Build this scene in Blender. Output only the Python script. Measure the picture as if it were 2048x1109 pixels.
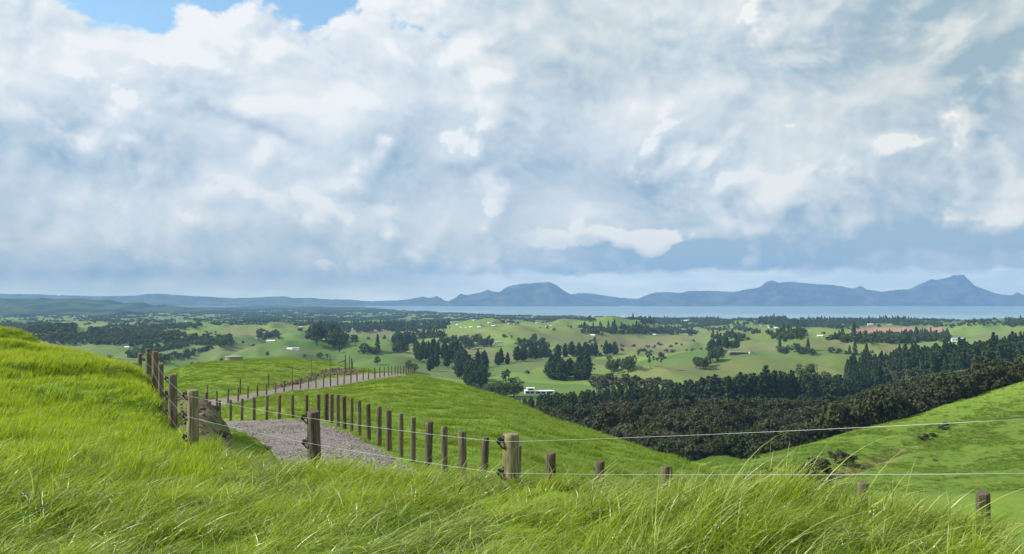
import bpy, math, random
import numpy as np
from math import radians
random.seed(7); RNG = np.random.default_rng(7)
for o in list(bpy.data.objects): bpy.data.objects.remove(o)
SC = bpy.context.scene; COL = SC.collection
F = 1900.0; HY = 600.0; CX = 1024.0           # focal length in photo pixels, horizon row, centre column

# ------------------------------------------------------------------ camera
cam = bpy.data.cameras.new('camera'); camo = bpy.data.objects.new('camera', cam); COL.objects.link(camo)
camo.location = (0, 0, 0); camo.rotation_euler = (radians(90), 0, 0)
cam.sensor_width = 36; cam.lens = 36*F/2048; cam.shift_y = (HY-554.5)/2048
cam.clip_start = 0.05; cam.clip_end = 60000
SC.camera = camo
# ------------------------------------------------------------------ light
SUN_AZ, SUN_EL = -90.0, 36.0                  # degrees, azimuth from the view axis (left is negative)
sl = bpy.data.lights.new('sun', 'SUN'); sl.energy = 5.0; sl.angle = radians(0.5); sl.color = (1, .95, .86)
so = bpy.data.objects.new('sun', sl); COL.objects.link(so)
so.rotation_euler = (radians(90-SUN_EL), 0, radians(-SUN_AZ+180))
SC.view_settings.view_transform = 'Standard'; SC.view_settings.look = 'None'
SC.view_settings.exposure = 0.55; SC.view_settings.gamma = 1
SC.cycles.use_denoising = True
SC.cycles.max_bounces = 6; SC.cycles.diffuse_bounces = 3; SC.cycles.glossy_bounces = 2
SC.cycles.transmission_bounces = 4; SC.cycles.volume_bounces = 1; SC.cycles.transparent_max_bounces = 6

# ------------------------------------------------------------------ node helpers
class NT:
    def __init__(s, tree): s.t = tree; s.n = tree.nodes; s.l = tree.links
    def new(s, typ, **kw):
        n = s.n.new(typ)
        for k, v in kw.items(): setattr(n, k, v)
        return n
    def put(s, sock, v):
        if isinstance(v, bpy.types.NodeSocket): s.l.new(v, sock)
        elif v is not None: sock.default_value = v
    def m(s, op, a, b=None, c=None, clamp=False):
        n = s.new('ShaderNodeMath', operation=op, use_clamp=clamp)
        s.put(n.inputs[0], a)
        if b is not None: s.put(n.inputs[1], b)
        if c is not None: s.put(n.inputs[2], c)
        return n.outputs[0]
    def vm(s, op, a, b=None, scale=None):
        n = s.new('ShaderNodeVectorMath', operation=op); s.put(n.inputs[0], a)
        if b is not None: s.put(n.inputs[1], b)
        if scale is not None: s.put(n.inputs['Scale'], scale)
        return n.outputs[0]
    def xyz(s, x, y, z):
        n = s.new('ShaderNodeCombineXYZ')
        for i, v in enumerate((x, y, z)): s.put(n.inputs[i], v)
        return n.outputs[0]
    def sep(s, v):
        n = s.new('ShaderNodeSeparateXYZ'); s.put(n.inputs[0], v); return n.outputs
    def noise(s, vec, scale, detail=4, rough=.55, dist=0, lac=2.0, out=0):
        n = s.new('ShaderNodeTexNoise'); s.put(n.inputs['Vector'], vec)
        s.put(n.inputs['Scale'], scale); n.inputs['Detail'].default_value = detail
        n.inputs['Roughness'].default_value = rough; n.inputs['Distortion'].default_value = dist
        n.inputs['Lacunarity'].default_value = lac
        return n.outputs[out]
    def ss(s, v, a, b):
        n = s.new('ShaderNodeMapRange', interpolation_type='SMOOTHSTEP'); s.put(n.inputs[0], v)
        n.inputs[1].default_value = a; n.inputs[2].default_value = b
        return n.outputs[0]
    def mix(s, f, a, b, mode='MIX'):
        n = s.new('ShaderNodeMix', data_type='RGBA', blend_type=mode)
        s.put(n.inputs[0], f)
        for i, v in ((6, a), (7, b)):
            if isinstance(v, tuple) and len(v) == 3: v = (*v, 1)
            s.put(n.inputs[i], v)
        return n.outputs[2]
    def attr(s, name, kind='GEOMETRY'):
        n = s.new('ShaderNodeAttribute', attribute_name=name, attribute_type=kind); return n.outputs['Fac']

def mat(name, build):
    m = bpy.data.materials.new(name); m.use_nodes = True; m.node_tree.nodes.clear()
    t = NT(m.node_tree); out = t.new('ShaderNodeOutputMaterial')
    r = build(t)
    t.l.new(r, out.inputs['Surface'])
    return m
def principled(t, col, rough=.8, spec=.3, bump=None, bstr=.3, bdist=.05, metallic=0):
    p = t.new('ShaderNodeBsdfPrincipled'); t.put(p.inputs['Base Color'], col if not (isinstance(col, tuple) and len(col) == 3) else (*col, 1))
    t.put(p.inputs['Roughness'], rough); p.inputs['Specular IOR Level'].default_value = spec; p.inputs['Metallic'].default_value = metallic
    if bump is not None:
        b = t.new('ShaderNodeBump'); b.inputs['Strength'].default_value = bstr; b.inputs['Distance'].default_value = bdist
        t.put(b.inputs['Height'], bump); t.l.new(b.outputs[0], p.inputs['Normal'])
    return p.outputs[0]

# ------------------------------------------------------------------ world: sky and cloud deck
W = bpy.data.worlds.new('World'); SC.world = W; W.use_nodes = True
W.node_tree.nodes.clear(); t = NT(W.node_tree)
def build_sky():
    out = t.new('ShaderNodeOutputWorld'); bg = t.new('ShaderNodeBackground')
    sky = t.new('ShaderNodeTexSky', sky_type='NISHITA'); sky.sun_disc = False
    sky.sun_elevation = radians(SUN_EL); sky.sun_rotation = radians(SUN_AZ); sky.altitude = 100
    blue = t.mix(1.0, t.vm('SCALE', sky.outputs[0], scale=.135), (0.84, 1.0, 1.02), 'MULTIPLY')
    d = t.new('ShaderNodeTexCoord').outputs['Generated']
    x, y, z = t.sep(d)
    az = t.m('ARCTAN2', x, y); el = t.m('ARCSINE', z)
    U = t.m('MULTIPLY', az, 1.9); V = t.m('MULTIPLY', el, 1.9)      # thousand-pixel units of direction
    P = t.xyz(U, t.m('MULTIPLY', V, 1.3), 0.)
    def n2(p, scale, detail, rough, out=0):
        n = t.new('ShaderNodeTexNoise', noise_dimensions='2D'); t.put(n.inputs['Vector'], p); n.inputs['Scale'].default_value = scale
        n.inputs['Detail'].default_value = detail; n.inputs['Roughness'].default_value = rough
        return n.outputs[out]
    warp = t.vm('SCALE', t.vm('SUBTRACT', n2(P, 2.6, 1.5, .5, 1), (.5, .5, .5)), scale=.09)
    PW = t.vm('ADD', P, warp)
    def field(off, det=8):
        p = t.vm('ADD', PW, off)
        a = n2(p, 4.6, det, .60 if det > 4 else .5)
        b1 = t.m('ABSOLUTE', t.m('SUBTRACT', n2(p, 9, 2 if det < 5 else 3, .5), .5))
        if det < 5: return t.m('ADD', a, t.m('MULTIPLY', b1, .35))
        b2 = t.m('ABSOLUTE', t.m('SUBTRACT', n2(t.vm('ADD', p, (3.3, 1.7, 0)), 24, 3, .5), .5))
        return t.m('ADD', a, t.m('ADD', t.m('MULTIPLY', b1, .55), t.m('MULTIPLY', b2, .26)))     # puffy: smooth lobes, sharp creases
    def blob(px, py, sx, sy, amp, rot=0):
        u0 = math.atan((px-CX)/F)*1.9; v0 = math.atan((HY-py)/F)*1.9
        du = t.m('SUBTRACT', U, u0); dv = t.m('SUBTRACT', V, v0)
        if rot:
            c, s_ = math.cos(radians(rot)), math.sin(radians(rot))
            du2 = t.m('ADD', t.m('MULTIPLY', du, c), t.m('MULTIPLY', dv, s_))
            dv = t.m('SUBTRACT', t.m('MULTIPLY', dv, c), t.m('MULTIPLY', du, s_)); du = du2
        a = t.m('MULTIPLY', du, 1000./sx); b = t.m('MULTIPLY', dv, 1000./sy)
        return t.m('MULTIPLY', t.m('EXPONENT', t.m('MULTIPLY', t.m('MULTIPLY_ADD', a, a, t.m('MULTIPLY', b, b)), -1.0)), amp)
    def total(bl):
        r = None
        for b in bl:
            v = blob(*b); r = v if r is None else t.m('ADD', r, v)
        return r
    D = field((0, 0, 0)); L0 = field((0, 0, 0), 4); L2 = field((-.018, .034, 0), 4); D3 = field((-.05, .10, 0), 4); REL = t.m('SUBTRACT', L0, L2)
    soft = n2(t.vm('ADD', P, (5.2, 1.1, 0)), 2.6, 4, .5)
    # blue gaps along the top
    gaps = total([(400, -30, 270, 96, -1.3, 0), (640, -20, 80, 90, -.7, 0), (865, 66, 84, 22, -.72, -16), (790, 46, 22, 18, -.4, -40), (170, 62, 110, 22, -.40, -6), (320, 92, 70, 14, -.40, 0),
                  (1375, 76, 46, 16, -.34, 0), (60, -6, 110, 26, -.7, 0), (1575, 105, 40, 12, -.18, 0)])
    cov = t.ss(t.m('ADD', t.m('MULTIPLY', D, 2.2), gaps), .40, .74)
    # back layer: soft grey-blue deck
    deck = total([(2020, 110, 300, 240, -.42, 0), (1620, 40, 300, 60, -.12, 0), (1190, 150, 170, 60, -.20, -10), (1000, 160, 120, 40, -.10, 0), (1900, 290, 180, 46, -.24, 0), (1500, 500, 600, 40, -.58, 0), (1400, 532, 560, 16, -.24, 0), (1780, 420, 240, 70, -.22, 0),
                  (800, 260, 110, 50, -.34, 30), (830, 350, 150, 60, -.20, 0), (440, 236, 110, 20, -.30, -20), (560, 280, 90, 14, -.24, -20), (120, 430, 300, 90, -.12, 0), (640, 480, 300, 26, -.16, 0), (400, 548, 240, 12, -.14, 0), (1130, 350, 200, 40, -.2, 0), (860, 430, 80, 50, -.18, 0), (1360, 330, 120, 60, -.14, 0),
                  (1960, 470, 200, 30, -.2, 0), (0, 340, 200, 60, -.1, 0), (1240, 70, 140, 60, -.08, 0),
                  (500, 120, 320, 90, .26, 0), (60, 150, 220, 90, .22, 0), (760, 60, 90, 60, .2, 0), (900, 190, 120, 34, .26, 0), (640, 215, 140, 50, .24, 0), (1450, 180, 260, 50, .10, 0)])
    S = t.m('ADD', t.m('ADD', t.m('MULTIPLY_ADD', t.m('SUBTRACT', soft, .5), .8, .55), deck), t.m('MULTIPLY', t.m('SUBTRACT', L0, D3), .45))
    # front layer: sunlit cumulus heads with crisp tops
    cum = total([(1645, 395, 84, 34, .84, 8), (1590, 430, 50, 16, .3, 0), (1990, 400, 110, 34, .66, 0), (1950, 440, 90, 24, .60, 0), (1305, 480, 62, 30, .80, 0), (1100, 480, 80, 28, .78, -6), (1000, 415, 80, 34, .46, -20), (1190, 478, 30, 18, .4, 0), (1330, 400, 120, 30, .34, 0), (1400, 345, 50, 20, .3, 0),
                 (540, 410, 120, 36, .44, -10), (640, 425, 120, 26, .34, -5), (300, 300, 52, 22, .5, 0), (380, 440, 90, 18, .26, 0), (470, 370, 60, 30, .3, 0), (300, 525, 130, 14, .50, 0), (470, 545, 90, 8, .3, 0), (720, 528, 110, 18, .52, 0), (40, 522, 70, 12, .4, 0), (900, 275, 50, 26, .5, 0), (1080, 290, 90, 26, .34, 0), (980, 255, 90, 16, .3, 0), (1650, 180, 120, 20, .3, 0), (1570, 265, 60, 10, .34, 0), (1380, 230, 60, 60, .22, 0), (1820, 330, 60, 40, .10, 0),
                 (600, 60, 120, 60, .44, 30), (800, 100, 130, 50, .36, 0), (300, 70, 40, 20, .3, 0), (100, 60, 120, 40, .34, 0), (480, 110, 200, 60, .34, 0), (860, 180, 100, 40, .3, 0), (1500, 380, 40, 30, .26, 0), (180, 200, 200, 60, .2, 0)])
    q = t.m('ADD', t.m('MULTIPLY', D, 2.6), t.m('MULTIPLY_ADD', cum, 1.35, -1.98))
    cm = t.m('MULTIPLY', t.ss(q, -.05, .22), .92)                            # crisp heads
    cm2 = t.m('MULTIPLY', t.ss(t.m('ADD', t.m('MULTIPLY', D3, 1.6), t.m('MULTIPLY', D, .8)), 1.28, 1.62), .85)   # softer second bank everywhere
    lit = t.m('ADD', t.m('MULTIPLY', REL, 2.6), t.m('MULTIPLY', t.m('SUBTRACT', L0, D3), .8))
    CS = t.m('ADD', t.m('ADD', .85, lit), t.m('MULTIPLY', deck, .45))
    S = t.m('ADD', S, t.m('MULTIPLY', REL, 1.3))
    S2 = t.m('ADD', t.m('ADD', .78, t.m('MULTIPLY', lit, .8)), t.m('MULTIPLY', deck, .7))
    mx_ = lambda a_, b_, f_: t.m('ADD', t.m('MULTIPLY', a_, t.m('SUBTRACT', 1., f_)), t.m('MULTIPLY', b_, f_))
    mixs = t.m('ADD', mx_(mx_(S, S2, cm2), CS, cm), t.m('MULTIPLY', t.m('SUBTRACT', t.m('SUBTRACT', D, L0), .04), .75))
    cr = t.new('ShaderNodeValToRGB'); t.put(cr.inputs[0], mixs)
    e = cr.color_ramp; e.elements[0].position = 0; e.elements[0].color = (.245, .345, .455, 1)
    e.elements[1].position = 1; e.elements[1].color = (.66, .675, .685, 1)
    for pos, c in ((.25, (.360, .440, .520)), (.5, (.470, .53, .585)), (.75, (.565, .603, .635))):
        k = e.elements.new(pos); k.color = (*c, 1)
    warm = t.m('MULTIPLY', total([(2000, 130, 460, 260, 1, 0), (1150, 90, 200, 120, .5, 0)]), .9, clamp=True)
    cloud = t.mix(warm, cr.outputs[0], t.mix(1.0, cr.outputs[0], (1.07, 1.0, .86), 'MULTIPLY'))
    c = t.mix(cov, blue, cloud)
    c = t.mix(1.0, c, t.mix(t.m('SUBTRACT', 1.0, t.ss(V, .03, .26)), (1, 1, 1), (1.30, 1.19, 1.03)), 'MULTIPLY')
    # pale strip under the deck, by the horizon
    edge = t.m('ADD', V, t.m('MULTIPLY', t.m('SUBTRACT', n2(t.xyz(t.m('MULTIPLY', U, 9), t.m('MULTIPLY', V, 14), 3.), 1, 5, .6), .5), .045))
    strip = t.m('SUBTRACT', 1.0, t.ss(edge, .046, .062))
    strip = t.m('MULTIPLY', strip, t.ss(U, -.35, .10)); strip = t.m('MAXIMUM', strip, t.m('SUBTRACT', 1.0, t.ss(V, .0, .050)))
    pale = t.mix(t.ss(n2(t.xyz(t.m('MULTIPLY', U, 5), t.m('MULTIPLY', V, 20), 7.), 1, 4, .5), .38, .62), (.95, 1.02, .92), (1.2, 1.22, 1.08))
    c = t.mix(t.m('MULTIPLY', strip, .9), c, pale)
    low = t.m('SUBTRACT', 1.0, t.ss(z, -.02, .0))
    c = t.mix(low, c, (.10, .15, .10))
    t.l.new(c, bg.inputs[0]); bg.inputs[1].default_value = 1.0
    t.l.new(bg.outputs[0], out.inputs[0])
build_sky()
W.cycles.sampling_method = 'MANUAL'; W.cycles.sample_map_resolution = 512

# ------------------------------------------------------------------ object helpers
def tag(o, label=None, cat=None, group=None, kind=None):
    for k, v in (('label', label), ('category', cat), ('group', group), ('kind', kind)):
        if v: o[k] = v
    return o
def mesh_np(name, V_, Fc, mats=(), midx=None, smooth=True, attrs=None):
    """V_ (n,3), Fc (m,3|4) arrays"""
    me = bpy.data.meshes.new(name); V_ = np.asarray(V_, np.float32); Fc = np.asarray(Fc, np.int32)
    k = Fc.shape[1]
    me.vertices.add(len(V_)); me.vertices.foreach_set('co', V_.ravel())
    me.loops.add(Fc.size); me.loops.foreach_set('vertex_index', Fc.ravel())
    me.polygons.add(len(Fc)); me.polygons.foreach_set('loop_start', np.arange(0, Fc.size, k, dtype=np.int32))
    me.polygons.foreach_set('loop_total', np.full(len(Fc), k, np.int32))
    for m_ in mats: me.materials.append(m_)
    if midx is not None: me.polygons.foreach_set('material_index', np.asarray(midx, np.int32))
    me.polygons.foreach_set('use_smooth', np.full(len(Fc), smooth))
    if attrs:
        for n_, a_ in attrs.items():
            at = me.attributes.new(n_, 'FLOAT', 'POINT'); at.data.foreach_set('value', np.asarray(a_, np.float32))
    me.update(calc_edges=True)
    return me
def link(name, me, parent=None):
    o = bpy.data.objects.new(name, me); COL.objects.link(o)
    if parent is not None: o.parent = parent
    return o
def empty(name, loc=(0, 0, 0), rz=0):
    o = bpy.data.objects.new(name, None); COL.objects.link(o); o.location = loc; o.rotation_euler = (0, 0, rz)
    o.empty_display_size = .3
    return o
class MB:
    def __init__(s): s.v = []; s.f = []; s.mi = []; s.cur = 0
    def add(s, vs, fs):
        b = len(s.v); s.v += [tuple(map(float, v)) for v in vs]; s.f += [tuple(b+i for i in f) for f in fs]; s.mi += [s.cur]*len(fs)
    def box(s, x0, x1, y0, y1, z0, z1):
        vs = [(x, y, z) for z in (z0, z1) for y in (y0, y1) for x in (x0, x1)]
        s.add(vs, [(0, 2, 3, 1), (4, 5, 7, 6), (0, 1, 5, 4), (2, 6, 7, 3), (0, 4, 6, 2), (1, 3, 7, 5)])
    def tube(s, pts, rad, n=8, cap=True):
        pts = [np.array(p, float) for p in pts]
        rad = rad if hasattr(rad, '__len__') else [rad]*len(pts)
        rings = []
        for i, p in enumerate(pts):
            d = pts[min(i+1, len(pts)-1)]-pts[max(i-1, 0)]; d /= (np.linalg.norm(d)+1e-9)
            a = np.cross(d, (0, 0, 1) if abs(d[2]) < .9 else (1, 0, 0)); a /= np.linalg.norm(a); b = np.cross(d, a)
            rings.append([p+rad[i]*(a*math.cos(q)+b*math.sin(q)) for q in np.linspace(0, 2*math.pi, n, endpoint=False)])
        vs = [v for r in rings for v in r]
        fs = [(i*n+j, i*n+(j+1) % n, (i+1)*n+(j+1) % n, (i+1)*n+j) for i in range(len(pts)-1) for j in range(n)]
        if cap: fs += [tuple(range(n-1, -1, -1)), tuple(range((len(pts)-1)*n, len(pts)*n))]
        s.add(vs, fs)
    def mesh(s, name, mats, smooth=False):
        me = bpy.data.meshes.new(name); me.from_pydata(s.v, [], s.f)
        for m_ in mats: me.materials.append(m_)
        me.polygons.foreach_set('material_index', s.mi); me.polygons.foreach_set('use_smooth', [smooth]*len(s.f))
        me.update(); return me

# ------------------------------------------------------------------ numpy noise
_PERM = RNG.permutation(4096); _G = RNG.uniform(-1, 1, 4096)
def vnoise(x, y, seed=0):
    xi = np.floor(x).astype(np.int64); yi = np.floor(y).astype(np.int64); fx = x-xi; fy = y-yi
    fx = fx*fx*fx*(fx*(fx*6-15)+10); fy = fy*fy*fy*(fy*(fy*6-15)+10)
    h = lambda a, b: _G[(_PERM[(a+seed*131) & 4095]+b*57+seed*17) & 4095]
    h2 = lambda a, b: _G[_PERM[(_PERM[(a+seed*131) & 4095]+b) & 4095]]
    return (h2(xi, yi)*(1-fx)+h2(xi+1, yi)*fx)*(1-fy)+(h2(xi, yi+1)*(1-fx)+h2(xi+1, yi+1)*fx)*fy
def fbm(x, y, octv=4, seed=0, gain=.5):
    r = 0; a = 1; n = 0
    for i in range(octv):
        r = r+a*vnoise(x*2**i+i*17.3, y*2**i-i*9.1, seed+i); n += a; a *= gain
    return r/n
def sst(x, a, b):
    q = np.clip((x-a)/(b-a), 0, 1); return q*q*(3-2*q)

# ------------------------------------------------------------------ terrain: feature lines lofted from near to far
NEAR = {   # column px: brow, bank, toe, post row, paddock, upper, upper, crest, behind the crest; each (distance, row)
 -900: [(36, 668), (45, 700), (60, 760), (75, 790), (90, 800), (105, 790), (120, 780), (140, 775), (200, 900)],
 -150: [(38, 664), (45, 710), (58, 780), (72, 805), (87, 810), (102, 800), (120, 800), (140, 800), (200, 880)],
 0: [(36, 676), (42, 720), (55, 790), (70, 812), (85, 812), (100, 803), (120, 800), (140, 800), (200, 880)],
 60: [(34, 688), (41, 735), (54, 800), (69, 820), (85, 818), (100, 808), (120, 803), (140, 803), (200, 880)],
 130: [(31, 708), (38, 760), (50, 830), (65, 840), (80, 830), (100, 815), (120, 810), (140, 810), (200, 880)],
 200: [(28, 728), (34, 775), (45, 835), (60, 845), (78, 832), (98, 815), (118, 808), (138, 808), (195, 880)],
 265: [(25, 752), (31, 792), (41, 840), (55, 850), (75, 830), (95, 810), (115, 800), (135, 800), (190, 860)],
 300: [(21, 790), (27, 800), (36, 850), (50, 850), (70, 825), (90, 805), (110, 790), (130, 785), (180, 850)],
 325: [(18, 838), (26, 790), (36, 860), (48, 850), (66, 820), (88, 790), (108, 765), (130, 756), (180, 840)],
 345: [(15.5, 880), (28, 787), (36, 870), (46, 860), (62, 818), (85, 785), (105, 755), (130, 740), (180, 820)],
 385: [(12.4, 906), (25, 796), (34, 872), (50, 838), (64, 808), (85, 775), (105, 748), (130, 730), (180, 820)],
 420: [(12.0, 918), (24, 813), (33, 868), (49, 838), (61, 815), (75, 796), (100, 752), (132, 725), (180, 810)],
 450: [(11.8, 924), (20, 862), (28, 880), (45.5, 843), (63, 809), (75, 795), (100, 752), (140, 723), (190, 800)],
 475: [(11.6, 930), (16, 900), (25, 874), (43.5, 843), (65, 806), (78, 788), (100, 752), (145, 721), (195, 800)],
 560: [(11.1, 948), (14, 965), (22, 893), (39.5, 839), (58, 808), (79, 787), (98, 758), (145, 717), (200, 800)],
 640: [(10.6, 956), (13.5, 985), (20, 905), (36.5, 841), (60, 800), (91, 776), (108, 755), (138, 722), (200, 800)],
 700: [(10.3, 959), (13, 1000), (18.5, 918), (31, 861), (60, 803), (96, 767), (112, 749), (128, 737), (200, 800)],
 778: [(9.9, 967), (12.5, 1020), (17, 940), (23.4, 901), (60, 805), (98, 755), (106, 750), (118, 746), (200, 810)],
 827: [(9.5, 972), (12.3, 1040), (15.5, 965), (19.7, 925), (60, 808), (95, 758), (108, 752), (120, 749), (190, 830)],
 925: [(9.1, 983), (12, 1075), (14, 1020), (16.7, 970), (40, 853), (70, 800), (92, 777), (108, 771), (170, 860)],
 1022: [(8.6, 989), (11, 1110), (12.5, 1060), (15, 1005), (35, 880), (60, 830), (78, 808), (90, 802), (150, 880)],
 1100: [(8.3, 993), (10.5, 1140), (12, 1100), (14, 1050), (30, 925), (50, 868), (65, 845), (76, 836), (130, 900)],
 1200: [(8.1, 997), (10, 1165), (11.5, 1120), (13, 1085), (27, 960), (45, 900), (56, 876), (66, 869), (120, 940)],
 1300: [(8.0, 998), (9.8, 1170), (11, 1140), (12.3, 1110), (25, 990), (38, 935), (48, 911), (56, 905), (110, 980)],
 1420: [(7.8, 1002), (9.5, 1180), (10.8, 1160), (11.7, 1130), (22, 1030), (34, 975), (42, 950), (49, 943), (100, 1010)],
 1600: [(7.4, 1022), (9, 1190), (10, 1180), (11, 1150), (20, 1070), (30, 1035), (38, 1020), (45, 1015), (90, 1060)],
 1850: [(7.0, 1052), (8.6, 1210), (9.6, 1200), (10.3, 1170), (18, 1110), (26, 1090), (34, 1080), (42, 1075), (85, 1080)],
 2048: [(6.6, 1098), (8.3, 1240), (9.3, 1220), (10, 1180), (17, 1130), (25, 1110), (34, 1100), (42, 1090), (85, 1085)],
 2950: [(5.5, 1250), (7, 1350), (8, 1350), (9, 1300), (16, 1200), (24, 1180), (33, 1150), (42, 1130), (85, 1100)]}
FARK = {
 -900: [(280, 1000), (340, 980), (400, 950), (480, 915), (580, 870), (700, 822), (800, 797), (950, 766)],
 400: [(280, 1000), (340, 980), (400, 950), (480, 915), (580, 870), (700, 822), (800, 797), (950, 766)],
 800: [(280, 950), (330, 950), (400, 935), (480, 905), (580, 868), (660, 838), (740, 812), (870, 782)],
 1100: [(230, 960), (290, 950), (350, 920), (420, 890), (500, 862), (600, 842), (690, 812), (850, 780)],
 1300: [(220, 980), (270, 960), (320, 925), (400, 880), (500, 840), (610, 822), (695, 810), (850, 777)],
 1400: [(215, 985), (260, 955), (300, 935), (390, 872), (500, 832), (620, 822), (700, 815), (860, 775)],
 1440: [(215, 975), (245, 950), (270, 938), (360, 885), (490, 830), (615, 824), (700, 817), (860, 775)],
 1500: [(215, 985), (245, 955), (280, 921), (350, 925), (480, 856), (610, 824), (700, 820), (860, 775)],
 1600: [(215, 985), (250, 945), (300, 893), (360, 905), (480, 854), (610, 820), (700, 818), (860, 775)],
 1700: [(215, 985), (260, 930), (315, 865), (375, 878), (490, 838), (615, 816), (700, 815), (860, 768)],
 1800: [(210, 985), (265, 915), (325, 838), (385, 850), (490, 812), (600, 792), (700, 798), (860, 752)],
 1900: [(210, 985), (270, 900), (335, 806), (390, 818), (490, 790), (600, 772), (700, 780), (860, 733)],
 2048: [(205, 985), (270, 880), (345, 766), (395, 776), (490, 756), (600, 745), (700, 752), (860, 715)],
 2950: [(200, 985), (270, 800), (345, 690), (395, 700), (490, 690), (600, 670), (700, 680), (860, 680)]}
DIST = {
 -900: [(1150, 735), (1550, 704), (2150, 675), (3000, 655), (4000, 643)],
 1500: [(1150, 732), (1550, 702), (2150, 674), (3000, 654), (4000, 643)],
 1750: [(1150, 725), (1550, 698), (2150, 672), (2800, 655), (4000, 643)],
 1900: [(1150, 712), (1550, 693), (2150, 668), (2700, 649), (3800, 645)],
 2048: [(1150, 702), (1550, 688), (2150, 655), (2600, 641), (3600, 646)],
 2950: [(1150, 680), (1550, 670), (2150, 640), (2600, 628), (3600, 640)]}
SEA_Z = -100.0
def shore_Y(px):
    return np.interp(px, [700, 745, 790, 900, 1100, 1300, 1600, 2048, 2950], [13500, 10500, 9000, 7000, 5750, 5150, 4750, 4560, 4300])
PXS = np.arange(-900, 2951, 7.0); NS = 1100
SS = np.linspace(math.log(.8), math.log(17400), NS)
def loft():
    cols = []
    def interp(tab):
        ks = sorted(tab); A = np.array([tab[k] for k in ks], float)
        return np.stack([np.stack([np.interp(PXS, ks, A[:, j, c]) for c in (0, 1)], -1) for j in range(A.shape[1])], 1)
    zpy = lambda Y, z: HY-F*z/Y
    n0 = []
    for Y_, zl, zr in ((.8, -1.66, -1.66), (1.3, -1.67, -1.67), (2, -1.68, -1.68), (3, -1.70, -1.72), (4.4, -1.73, -1.78)):
        z = np.interp(PXS, [0, 1024, 2048, 2950], [zl, zr, zr+.02, zr+.06]); n0.append(np.stack([np.full_like(PXS, Y_), zpy(Y_, z)], -1))
    n0 = np.stack(n0, 1)
    mid = []     # one more line on the left slope
    near = interp(NEAR)
    for Y_, w in ((6.0, .5),):
        z = np.interp(PXS, [-900, 0, 350, 700, 1022, 1500, 2048, 2950], [-1.72, -1.74, -1.80, -1.80, -1.78, -1.74, -1.70, -1.7])
        yy = np.minimum(Y_, near[:, 0, 0]*.8); mid.append(np.stack([yy, zpy(yy, z)], -1))
    z = np.interp(PXS, [-900, 0, 200, 350, 500, 800, 2950], [-1.62, -1.64, -1.78, -1.9, -1.9, 0, 0])
    yb = near[:, 0, 0]; yy = np.interp(PXS, [0, 350, 500], [14, 10, 8.5]); yy = np.where(PXS > 500, yb*.9, yy)
    zb = -(near[:, 0, 1]-HY)*yb/F
    z = np.where(PXS > 500, zb+.015, z); mid.append(np.stack([yy, zpy(yy, z)], -1))
    mid = np.stack(mid, 1)
    far = interp(FARK); dist = interp(DIST)
    sh = shore_Y(PXS)
    land = sst(PXS, 760, 715)
    ends = []
    for Yl, zl, ys, zs in ((5500, -92, sh*.93, -97.5), (8500, -95, sh*.995, -99.3), (12500, -96, sh*1.05, -104), (15000, -96, sh*1.3, -108), (17400, -96, np.full_like(sh, 17400), -108)):
        Y_ = land*Yl+(1-land)*ys; z_ = land*zl+(1-land)*zs; ends.append(np.stack([Y_, zpy(Y_, z_)], -1))
    ends = np.stack(ends, 1)
    K = np.concatenate([n0, mid, near, far, dist, ends], 1)
    # smooth along the columns
    g = np.exp(-.5*(np.arange(-6, 7)/1.8)**2); g /= g.sum()
    Kp = np.pad(K, ((6, 6), (0, 0), (0, 0)), mode='edge')
    K = sum(g[i]*Kp[i:i+len(PXS)] for i in range(13))
    T = np.zeros((len(PXS), NS))
    for i in range(len(PXS)):
        s = np.log(K[i, :, 0]); s = np.maximum.accumulate(s+np.arange(len(s))*1e-6); v = K[i, :, 1]
        h = np.diff(s); h = np.maximum(h, 1e-3); dl = np.diff(v)/h
        m_ = np.zeros(len(s)); m_[0] = dl[0]; m_[-1] = dl[-1]
        for k in range(1, len(s)-1):
            if dl[k-1]*dl[k] > 0:
                w1 = 2*h[k]+h[k-1]; w2 = h[k]+2*h[k-1]; m_[k] = (w1+w2)/(w1/dl[k-1]+w2/dl[k])
        j = np.clip(np.searchsorted(s, SS)-1, 0, len(h)-1); q = np.clip((SS-s[j])/h[j], 0, 1)
        T[i] = (2*q**3-3*q**2+1)*v[j]+(q**3-2*q**2+q)*h[j]*m_[j]+(-2*q**3+3*q**2)*v[j+1]+(q**3-q**2)*h[j]*m_[j+1]
    return T
PYT = loft()
YG = np.exp(SS)[None, :]*np.ones((len(PXS), 1)); XG = YG*(PXS[:, None]-CX)/F
ZG = -(PYT-HY)*YG/F
PG = PXS[:, None]*np.ones((1, NS))
# --- gravel drive outline in (column, distance)
LOW_PX = [396, 450, 475, 500, 530, 560, 600, 640, 655, 700, 740, 778, 802, 830, 925, 1022, 1200, 1500, 2048, 2400]
LOW_N = [40, 38, 33, 27, 22, 18.5, 15.5, 13.8, 13.6, 13.2, 12.9, 12.6, 12.5, 12.3, 11.9, 11.1, 10.2, 9.2, 8.3, 7.8]
LOW_F = [47, 45, 42.8, 41.6, 40.2, 38.8, 37.2, 35.6, 32.5, 28.6, 24.6, 21.3, 19.4, 17.9, 15.3, 13.8, 12.1, 10.4, 9.3, 8.9]
UP_F = [(330, 812), (380, 806), (403, 802), (434, 798), (480, 791.5), (535, 782), (586, 772), (637, 761), (700, 752), (729, 748.5), (760, 747), (785, 746.5), (812, 747)]
UP_N = [(330, 822), (380, 818), (406, 815), (459, 809), (497, 801), (535, 791), (586, 783.5), (637, 778), (700, 769), (729, 763), (760, 757), (784, 754.5), (812, 752)]
def col_at(px, tab):
    f = (np.asarray(px)-PXS[0])/7.0; i = np.clip(f.astype(int), 0, len(PXS)-2); w = f-i
    return tab[i]*(1-w)[..., None]+tab[i+1]*w[..., None]
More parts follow.
